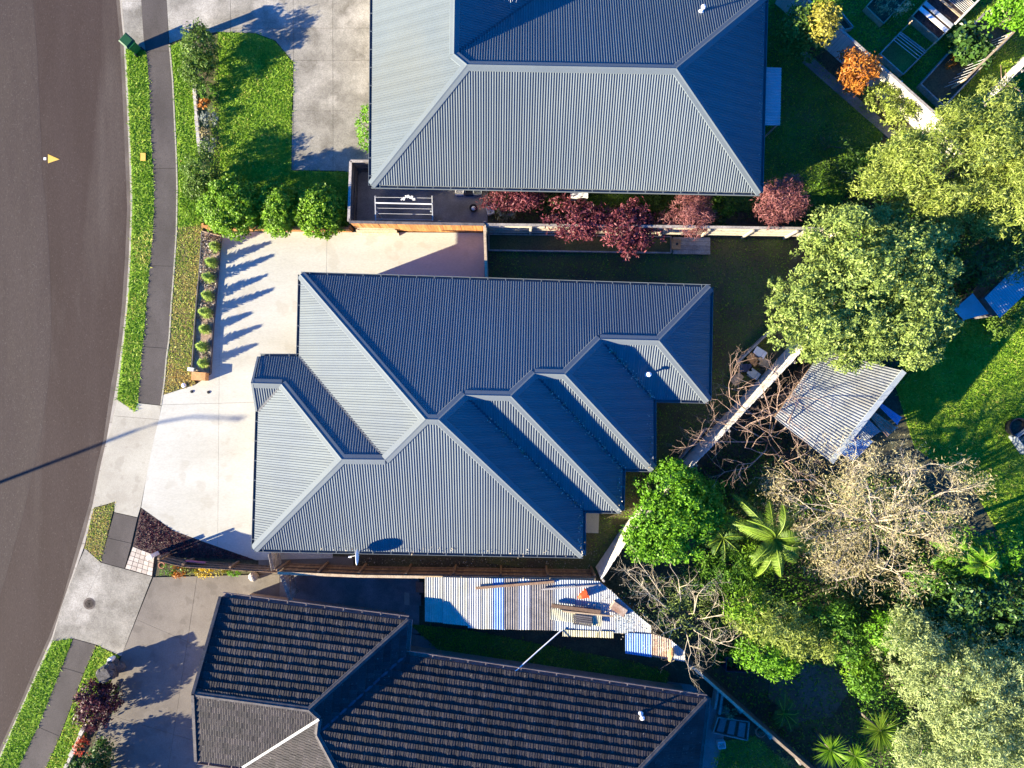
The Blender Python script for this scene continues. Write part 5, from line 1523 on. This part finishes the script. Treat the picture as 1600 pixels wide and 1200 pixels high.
# street lamp across the road, whose long shadow falls over the driveway
lb = G(-395, 903)
lp = empty('street_lamp', lb, 'tall steel street lamp across the road, its shadow on the driveway', 'street lamp')
MB().tube([lb, lb + Vector((0, 0, 3.5)), lb + Vector((0, 0, 6.6))], [.13, .10, .07], 10).build('pole', M['galv'], lp)
arm = [lb + Vector((.0, 0, 6.6)), lb + Vector((.12, 0, 7.0)), lb + Vector((.8, -.1, 7.35)), lb + Vector((2.6, -.3, 7.45))]
MB().tube(arm, [.07, .06, .05, .045], 8).build('arm', M['galv'], lp)
MB().box(arm[-1] + Vector((.25, 0, .0)), (.6, .16, .08), -.1, .8).build('lantern', M['galv'], lp)

# ------------------------------------------------------------------ service yard of the upper house
cl = empty('clothesline', base_of(630, 330), 'folding wall clothesline with white pegs in the dark service yard', 'clothesline')
for px in (586, 675): MB().beam(W(px, 306, 1.45), W(px + 1, 345, 1.5), .05, .05).build('arm', M['galv'], cl)
MB().beam(W(587, 317, 1.48), W(675, 319, 1.48), .05, .05).build('cross_bar', M['white'], cl)
for k in range(5):
    y = 308 + k * 8.5; MB().tube([W(586, y, 1.47), W(675, y + 1.5, 1.47)], .007, 4).build('line', M['white'], cl)
for px in (588, 673):
    q_ = W(px, 330, 1.45); MB().beam((q_.x, q_.y, 0), q_, .06, .06).build('post', M['galv'], cl)
rng = np.random.default_rng(9)
for k in range(7):
    c = W(628 + k * 3.1, 308 + rng.uniform(-1, 4), 1.49)
    MB().box(c, (.09 * rng.uniform(.6, 1.3), .13 * rng.uniform(.6, 1.2), .03), rng.uniform(0, 3)).build('peg', M['white'], cl)


def pot(px, py, r, label, mat, fill=None, h=.3, cat='pot'):
    p = base_of(px, py, .2)
    t = empty('plant_pot', p, label, cat)
    MB().lathe(p, [(r * .75, 0), (r * 1.0, h), (r * 1.08, h), (r * 1.08, h + .03), (r * .88, h + .03), (r * .85, h - .05), (.01, h - .05)], 16).build('pot', M[mat], t)
    if fill: MB().lathe(p, [(r * .6, h - .05), (r * .5, h + .04), (r * .1, h + .08)], 10).build('filling', M[fill], t)


pot(740, 326, .2, 'round dark pot with pale centre in the service yard', 'black', 'white')
pot(1187, 1141, .27, 'terracotta pot beside the dark lower right fence', 'terracotta', 'soil', .35)


def tub(px, py, w, d, h, rz, label, mat, name='storage_tub', cat='tub'):
    p = base_of(px, py, h * .6)
    t = empty(name, p, label, cat)
    th = .025
    for (cx, cy, sx, sy) in ((0, d / 2, w, th), (0, -d / 2, w, th), (w / 2, 0, th, d - th), (-w / 2, 0, th, d - th)):
        ca, sa = math.cos(rz), math.sin(rz)
        MB().box(p + Vector((cx * ca - cy * sa, cx * sa + cy * ca, h / 2)), (sx, sy, h), rz).build('side', M[mat], t)
    MB().box(p + Vector((0, 0, .02)), (w - th, d - th, .03), rz).build('bottom', M[mat], t)
    return t


tub(766, 329, .34, .38, .28, .3, 'small white square tub beside the straw coloured clump', 'white')
tub(1155, 1036, 1.5, .7, .7, -.03, 'dark navy trough under the lime green shrub', 'navy', 'garden_trough', 'trough')
tub(1127, 1163, .36, .34, .3, .1, 'white bucket beside the stepped planter', 'white', 'white_bucket', 'bucket')
tub(1606, 688, 1.0, 1.1, .7, .6, 'blue and white crate at the right edge of the back lawn', 'pale_sheet', 'garden_crate', 'crate')
p = base_of(1590, 668, .4)
t = empty('black_tub', p, 'round black tub beside the blue and white crate', 'tub')
MB().lathe(p, [(.4, 0), (.48, .5), (.51, .5), (.51, .54), (.45, .54), (.43, .1), (.01, .1)], 20).build('shell', M['black'], t)
MB().lathe(p, [(.42, .1), (.4, .3), (.02, .36)], 14).build('contents', M['soil'], t)
# white heat pump unit under the eave
p = base_of(905, 305, .5)
t = empty('outdoor_unit', p, 'white outdoor air unit under the south eave of the upper house', 'air conditioner')
MB().box(p + Vector((0, 0, .38)), (.86, .34, .66), 0.02).build('casing', M['white'], t)
MB().tube([p + Vector((.12, -.175, .38)), p + Vector((.12, -.19, .38))], .24, 18).build('fan_grille', M['black'], t)
for s in (-.32, .32): MB().box(p + Vector((s, 0, .025)), (.08, .3, .05)).build('foot', M['black'], t)
for i, (px, mat, lab) in enumerate(((718, 'white', 'white folded towel basket under the upper eave'), (733, 'navy', 'navy box under the upper eave beside the white basket'), (746, 'pale_sheet', 'pale box nearest the crimson shrub under the upper eave'))):
    tub(px, 300, .4, .3, .3, .05 * i, lab, mat, 'laundry_basket', 'basket')
# leaning boards against the orange fence
t = empty('leaning_boards', base_of(590, 362, .3), 'pale boards leaning against the orange fence', 'boards')
for k in range(3):
    lo_, hi_ = k * .3, k * .3 + .28
    a_, b_ = G(556 + k * 3, 367, .03), G(624 - k * 2, 368, .03)
    up_ = Vector((0, .35, .78))
    V = [a_ + up_ * lo_, b_ + up_ * lo_, b_ + up_ * hi_, a_ + up_ * hi_]
    V += [v + Vector((0, -.03, .015)) for v in V]
    build('board', V, [(0, 1, 2, 3), (7, 6, 5, 4), (0, 4, 5, 1), (1, 5, 6, 2), (2, 6, 7, 3), (3, 7, 4, 0)], M['timber_warm'], t)

# raised bed, deck pad and nesting box north of the middle house
t = empty('raised_bed', G(900, 385), 'long dark raised soil bed along the north boundary fence', 'raised bed')
P4 = [G(*p) for p in ((764, 367), (1047, 371), (1047, 396), (764, 392))]
for a_, b_ in zip(P4, P4[1:] + P4[:1]): MB().beam(a_ + Vector((0, 0, .12)), b_ + Vector((0, 0, .12)), .06, .24).build('board', M['timber_grey'], t)
MB().prism([(p.x, p.y) for p in P4], 0, .16).build('soil_fill', M['mossy'], t)
t = empty('deck_pad', G(1080, 385), 'grey weathered timber pad beside the raised bed', 'deck')
for k in range(4):
    y0 = 371.5 + k * 6.6
    MB().prism([(G(x, y).x, G(x, y).y) for x, y in ((1050, y0), (1108, y0 + 1), (1108, y0 + 7.2), (1050, y0 + 6.2))], .1, .2 + .004 * (k % 2)).build('board', M['timber_grey'], t)
p = base_of(1056, 382, .4)
t = empty('nesting_box', p + Vector((0, 0, .2)), 'orange wooden box with a dark hole on the grey pad', 'box')
MB().box(p + Vector((0, 0, .36)), (.4, .46, .3), .02).build('case', M['orange_wood'], t)
MB().box(p + Vector((0, 0, .525)), (.44, .5, .03), .02).build('lid', M['orange_wood'], t)
MB().lathe(p + Vector((.03, 0, 0)), [(.07, .535), (.07, .545), (.02, .546)], 14).build('hole', M['black'], t)


# ------------------------------------------------------------------ vegetable beds
def bed(label, corners, h, soil, mat='timber_grey', extra=None):
    P4 = [G(*p) for p in corners]
    c = sum(P4, Vector()) / 4
    t = empty('raised_bed', Vector((c.x, c.y, 0)), label, 'raised bed')
    for a_, b_ in zip(P4, P4[1:] + P4[:1]):
        MB().beam(a_ + Vector((0, 0, h / 2)), b_ + Vector((0, 0, h / 2)), .06, h).build('board', M[mat], t)
    MB().prism([(p.x, p.y) for p in P4], 0, h * .6).build('soil_fill', M[soil], t)
    return t, P4


K_ = .985
def gb(pts):  # rim pixels -> ground pixels for beds about half a metre high
    return [(800 + (x - 800) * K_, 600 + (y - 600) * K_) for x, y in pts]


bed('raised bed of dry brown plants at the top edge', gb([(1356, 8), (1383, 34), (1424, -10), (1396, -36)]), .4, 'soil', 'timber_warm')
t, P4 = bed('square dark netted raised bed in the allotment', gb([(1378, 82), (1414, 114), (1450, 78), (1410, 48)]), .4, 'grass_dark')
for f in (.62, .72, .82, .9): MB().tube([P4[0].lerp(P4[3], f) + Vector((0, 0, .45)), P4[1].lerp(P4[2], f) + Vector((0, 0, .45))], .02, 5).build('hoop_pole', M['galv'], t)
for q_ in (P4[3], P4[2]): MB().beam(q_, q_ + Vector((.25, .3, 1.0)), .06, .06).build('stake', M['timber_warm'], t)
t, P4 = bed('raised bed with white covers and bark at the top of the allotment', gb([(1427, 24), (1469, 60), (1524, 4), (1480, -34)]), .45, 'bark', 'timber_warm')
for f, mt in ((.22, 'white'), (.36, 'galv'), (.62, 'timber_warm')):
    a_, b_ = P4[0].lerp(P4[3], f), P4[1].lerp(P4[2], f)
    MB().beam(a_ + Vector((0, 0, .47)), b_ + Vector((0, 0, .47)), .22 if f < .5 else .1, .04).build('cover_board', M[mt], t)
for i in range(9):
    f = .68 + i * .035; MB().tube([P4[0].lerp(P4[3], f) + Vector((0, 0, .6)), P4[1].lerp(P4[2], f) + Vector((0, 0, .6))], .012, 4).build('trellis_wire', M['galv'], t)
MB().beam(P4[1] .lerp(P4[2], .3) + Vector((.1, .1, .75)), P4[2] + Vector((.3, .3, .75)), .09, .09).build('trellis_rail', M['fence_white'], t)
t, P4 = bed('long raised bed with leafy greens and a wire trellis', gb([(1441, 130), (1478, 165), (1586, 50), (1548, 12)]), .45, 'soil', 'timber_grey')
a_, b_ = W(1508, 124, 1.3), W(1584, 50, 1.3)
MB().beam(a_, b_, .09, .09).build('trellis_rail', M['timber_warm'], t)
for k in range(12):
    f = k / 11; p0 = a_.lerp(b_, f); MB().tube([p0, Vector((p0.x - .55 , p0.y - .05 , .5))], .012, 4).build('trellis_wire', M['galv'], t)
for q_ in (a_, b_): MB().beam((q_.x, q_.y, 0), q_, .08, .08).build('stake', M['timber_warm'], t)
plant('leafy_greens', 'pale leafy greens growing in the long raised bed', 'vegetables', base_of(1515, 72, .6), [blob(1512, 68, .75, 24, 28, .45), blob(1530, 86, .7, 18, 16, .4)], 'l_darkgloss', 170, (0.26, 0.17), 0.13, per=8, trunk=0.015, seed=500)
plant('dry_plants', 'dry brown plants in the top edge raised bed', 'vegetables', base_of(1395, 5, .5), [blob(1396, 4, .55, 26, 20, .3)], 'l_bud', 150, (0.2, 0.04), 0.1, trunk=0.012, seed=501)
plant('wilted_plant', 'wilted orange plant beside the leafy greens', 'vegetables', base_of(1486, 96, .4), [blob(1486, 96, .5, 9, 8, .2)], 'l_orange', 220, (0.16, 0.05), 0.07, trunk=0.012, seed=502)
t, P4 = bed('dark timber seat behind the golden shrub', gb([(1304, 22), (1322, 44), (1336, 40), (1318, 18)]), .4, 'soil')

# small stepped planter lower right
t, P4 = bed('small stepped planter with three grey slabs by the lower house', gb([(1124, 1124), (1173, 1131), (1170, 1160), (1116, 1148)]), .35, 'soil', 'timber_grey')
for k in range(3):
    f0, f1 = .1 + k * .3, .3 + k * .3
    q4 = [P4[0].lerp(P4[1], f0).lerp(P4[3].lerp(P4[2], f0), .1), P4[0].lerp(P4[1], f1).lerp(P4[3].lerp(P4[2], f1), .1),
          P4[0].lerp(P4[1], f1).lerp(P4[3].lerp(P4[2], f1), .9), P4[0].lerp(P4[1], f0).lerp(P4[3].lerp(P4[2], f0), .9)]
    MB().prism([(p.x, p.y) for p in q4], .2, .27 + .03 * k).build('slab', M['dark_concrete'], t)
for k, (pxs, lab) in enumerate((((1118, 1068, 1112, 1100), 'left grey plank standing beside the lower right fence'), ((1124, 1075, 1119, 1108), 'right grey plank standing beside the lower right fence'))):
    p0, p1 = G(pxs[0], pxs[1], .3), G(pxs[2], pxs[3], .3)
    tag(MB().beam(p0, p1, .12, .6).build('plank', M['timber_grey'], None, Vector((p0.x, p0.y, 0))), lab, 'plank')

# ------------------------------------------------------------------ sheds on the right
sh = empty('garden_shed', base_of(1310, 645, 2), 'garden shed with pale weathered corrugated roof under the olive tree', 'shed')
zA, zB = 2.5, 2.2
qa, qb, qc, qd = W(1210, 653, zB), W(1284, 548, zB), W(1412, 580, zA), W(1298, 722, zA)
sheet_mesh('roof_sheet', [qa, qb, qc, qd], M['shed'], sh, 0.11, 0.018)
MB().beam(qd + Vector((0, 0, .03)), qc + Vector((0, 0, .03)), .26, .05).build('ridge_flashing', M['pale_sheet'], sh)
cen = (qa + qb + qc + qd) / 4
pl4 = [(cen.x + (p.x - cen.x) * .9, cen.y + (p.y - cen.y) * .9) for p in (qa, qb, qc, qd)]
MB().prism(pl4, 0, 2.12).build('wall', M['fence_brown'], sh)
for i, (pts, mat, z, lab) in enumerate((([(1330, 668), (1352, 650), (1376, 674), (1352, 690)], 'pale_sheet', 1.6, 'pale blue sheet lying beside the garden shed'),
                                        ([(1312, 708), (1340, 676), (1364, 690), (1334, 721)], 'blue_sheet', 1.5, 'blue sheet lowest in the pile beside the garden shed'),
                                        ([(1372, 634), (1376, 629), (1409, 652), (1402, 664)], 'blue_sheet', 1.3, 'narrow blue panel at the outer end of the shed pile'),
                                        ([(1358, 650), (1366, 643), (1402, 668), (1386, 683)], 'rust_sheet', 1.4, 'rusty red sheet between the blue panels by the shed'))):
    t = empty('roofing_sheet', base_of(*pts[0], z), lab, 'metal sheet', 'loose sheets beside the garden shed')
    Pq = [W(x, y, z) for x, y in pts]
    sheet_mesh('sheet', [Pq[0], Pq[1], Pq[2], Pq[3]], M[mat], t, .09, .015)
    for q_ in (Pq[0], Pq[2]): MB().beam((q_.x, q_.y, 0), q_, .06, .06).build('prop', M['timber_grey'], t)
bsd = empty('garden_shed', base_of(1550, 470, 2), 'shaded blue corrugated shed at the right edge', 'shed')
e1, e2, e3, e4 = W(1562, 497, 2.2), W(1538, 466, 2.3), W(1612, 392, 2.3), W(1640, 424, 2.2)
sheet_mesh('roof_sheet', [e1, e4, e3, e2], M['pale_sheet'], bsd, .13, .022)
f1_, f2_, f3_, f4_ = W(1506, 500, 1.9), W(1490, 484, 2.0), W(1520, 458, 2.0), W(1545, 490, 1.9)
sheet_mesh('porch_sheet', [f1_, f4_, f3_, f2_], M['pale_sheet'], bsd, .4, .004)
cen = (e1 + e2 + e3 + e4) / 4
MB().prism([(cen.x + (p.x - cen.x) * .92, cen.y + (p.y - cen.y) * .92) for p in (e1, e4, e3, e2)], 0, 2.0).build('wall', M['fence_dark'], bsd)
for q_ in (f1_, f2_): MB().beam((q_.x, q_.y, 0), q_, .08, .08).build('post', M['timber_grey'], bsd)

# patchwork shed behind the south fence
ps = empty('long_shed', base_of(800, 945, 2), 'long low shed roofed with a patchwork of metal sheets behind the brown fence', 'shed')
zt, zb = 2.15, 1.9
def strip_sheet(x0, x1, yt0, yt1, yb0, yb1, mat, dz=0.0, per=.11):
    sheet_mesh('roof_sheet', [W(x0, yt0, zt + dz), W(x1, yt1, zt + dz), W(x1, yb1, zb + dz), W(x0, yb0, zb + dz)], M[mat], ps, per, .018)


for i, (x0, x1, yt0, yt1, yb0, yb1, mat) in enumerate(((664, 692, 902, 902, 971, 973, 'cream_sheet'), (692, 731, 902, 903, 974, 978, 'cream_sheet'), (731, 752, 903, 903, 981, 983, 'white_sheet'), (752, 769, 903, 904, 983, 983, 'cream_sheet'),
                                                  (769, 788, 904, 904, 983, 984, 'blue_sheet'), (788, 809, 904, 904, 983, 984, 'grey_sheet'), (809, 829, 904, 905, 984, 984, 'white_sheet'), (829, 865, 905, 905, 984, 985, 'grey_sheet'),
                                                  (864, 900, 906, 906, 985, 986, 'pale_sheet'), (900, 936, 906, 908, 986, 988, 'pale_sheet'), (936, 962, 908, 930, 988, 989, 'white_sheet'), (962, 990, 930, 956, 989, 990, 'pale_sheet'), (990, 1016, 956, 978, 990, 992, 'white_sheet'))):
    strip_sheet(x0, x1 + 1, yt0, yt1, yb0, yb1, mat, .02 * (i % 2) + .004 * i)
for i, (x0, x1, yt0, yt1, yb0, yb1, mat) in enumerate(((879, 933, 984, 986, 994, 996, 'fibre'), (935, 958, 986, 987, 996, 997, 'fibre'), (977, 1018, 989, 991, 1021, 1027, 'blue_sheet'), (1018, 1050, 990, 1000, 1026, 1031, 'rust_sheet'), (1048, 1070, 1000, 1018, 1030, 1034, 'white_sheet'))):
    strip_sheet(x0, x1, yt0, yt1, yb0, yb1, mat, -.14 + .012 * i)
wp = [(W(x, y, 1.7).x, W(x, y, 1.7).y) for x, y in ((668, 906), (932, 910), (1005, 972), (1060, 1020), (1000, 1015), (975, 984), (668, 970))]
MB().prism(wp, 0, 1.8).build('wall', M['fence_brown'], ps)
def lying(name, label, cat, p0, p1, w, h, mat):
    a_, b_ = W(*p0), W(*p1)
    o = MB().beam(a_, b_, w, h).build(name, M[mat], None, a_)
    return tag(o, label, cat)


lying('plank', 'long brown plank lying across the left half of the patchwork roof', 'plank', (743, 919, 2.24), (866, 909, 2.24), .12, .06, 'fence_brown')
lying('plank', 'grey pole lying from the fence corner across the patchwork roof', 'plank', (846, 921, 2.26), (938, 914, 2.26), .07, .06, 'timber_grey')
lying('plank', 'thick dark beam lying above the yellowed sheet on the patchwork roof', 'beam', (862, 946, 2.26), (938, 956, 2.26), .17, .12, 'fence_brown')
lying('plank', 'slim pale plank lying just below the thick dark beam', 'plank', (880, 955, 2.22), (958, 963, 2.22), .07, .06, 'timber_warm')
t = empty('loose_sheet', W(900, 965, 2.18), 'yellowed corrugated sheet lying loose on the patchwork roof', 'metal sheet')
sheet_mesh('sheet', [W(861, 951, 2.20), W(940, 961, 2.20), W(939, 979, 2.16), W(860, 968, 2.16)], M['fibre'], t, .1, .014)
t = empty('slatted_crate', W(910, 968, 2.22), 'dark slatted crate lying on the yellowed sheet', 'crate')
for k in range(5): MB().beam(W(896, 961 + k * 3.2, 2.26), W(925, 965 + k * 3.2, 2.26), .075, .04).build('slat', M['fence_dark'], t)
for x_ in (898, 923): MB().beam(W(x_, 960 + (x_ - 896) * .14, 2.23), W(x_, 976 + (x_ - 896) * .14, 2.23), .05, .04).build('bearer', M['fence_dark'], t)
p = W(909, 930, 2.20)
t = empty('orange_cone', p, 'bright orange cone shaped thing lying on the patchwork roof', 'cone')
MB().tube([p + Vector((-.22, -.08, .16)), p + Vector((-.05, 0, .16)), p + Vector((.2, .1, .1))], [.04, .14, .21], 14).build('shell', M['orange'], t)
MB().box(p + Vector((.24, .12, .12)), (.08, .42, .34), .45).build('foot_plate', M['orange'], t)
p = W(966, 950, 2.18)
tag(MB().box(p + Vector((0, 0, .12)), (.8, .42, .2), -.6, .95).build('rotten_box', M['rust_sheet'], None, p), 'rotten brown box lying near the end of the patchwork roof', 'box')
p = W(1047, 1020, 1.95)
tag(MB().tube([p + Vector((-.05, -.35, .15)), p + Vector((.02, 0, .18)), p + Vector((.06, .3, .15))], [.08, .16, .06], 9).build('orange_bag', M['orange_wood'], None, p), 'orange brown bag lying among the pale stems at the roof end', 'bag')
a_, b_ = W(804, 1050, 2.62), W(877, 985, 2.05)
tag(MB().tube([a_, a_.lerp(b_, .5) + Vector((0, 0, -.03)), b_], .03, 7).build('white_pipe', M['white'], None, a_), 'slim white pipe from the tiled roof to the patchwork roof', 'pipe')
p = base_of(759, 1033, .3)
tag(MB().box(p + Vector((0, 0, .3)), (.26, .2, .5), -.1, .95).build('meter_box', M['white'], None, p), 'small white box by the shaded wall of the lower house, left', 'box')
p = base_of(965, 1063, .3)
tag(MB().box(p + Vector((0, 0, .3)), (.3, .2, .5), -.1, .95).build('meter_box', M['white'], None, p), 'small white box by the shaded wall of the lower house, right', 'box')
# slabs and brick by the shed
for i, (x0, y0, x1, y1, mat, lab) in enumerate(((632, 925, 640, 945, 'cross_concrete', 'narrow pale slab at the edge of the dark patio'), (643, 928, 658, 946, 'dark_concrete', 'grey slab beside the end of the patchwork shed'),
                                            (650, 908, 662, 926, 'terracotta', 'brown slab leaning by the end of the patchwork shed'))):
    flat('paving_slab', [(x0, y0), (x1, y0 + 1), (x1, y1), (x0, y1 - 1)], mat, .06 + .004 * i, lab, 'slab')

# timber edging and rubbish between the middle house and the bleached fence
for i, (p0, p1, lab) in enumerate((((1102, 668), (1060, 716), 'grey timber edging board in the shaded strip beside the stepped roof'), ((1206, 512), (1150, 566), 'grey timber edging board left of the rubbish pile'))):
    a_, b_ = G(*p0, .2), G(*p1, .2)
    tag(MB().beam(a_, b_, .09, .4).build('edging_board', M['timber_grey'], None, Vector((a_.x, a_.y, 0))), lab, 'edging')
rng = np.random.default_rng(77)
things = ((1150, 592, 'cardboard', 'torn cardboard box lowest in the rubbish pile'), (1163, 575, 'navy', 'navy plastic box in the middle of the rubbish pile'), (1175, 562, 'orange_wood', 'orange wooden board box in the rubbish pile'),
          (1186, 551, 'white', 'white box near the top of the rubbish pile'), (1176, 584, 'pale_sheet', 'pale box beside the bleached fence in the rubbish pile'), (1192, 566, 'cardboard', 'upper cardboard box beside the bleached fence'))
for i, (px, py, mat, lab) in enumerate(things):
    p = base_of(px, py, .2)
    t = empty('rubbish_box', p, lab, 'box', 'rubbish pile by the bleached fence')
    rz = rng.uniform(0, 3)
    MB().box(p + Vector((0, 0, .17)), (.42, .34, .34), rz, .96).build('carton', M[mat], t)
    for s in (-1, 1):
        d_ = Vector((math.cos(rz + 1.57), math.sin(rz + 1.57), 0)) * s
        MB().box(p + d_ * .24 + Vector((0, 0, .37)), (.38, .16, .015), rz).build('flap', M[mat], t)
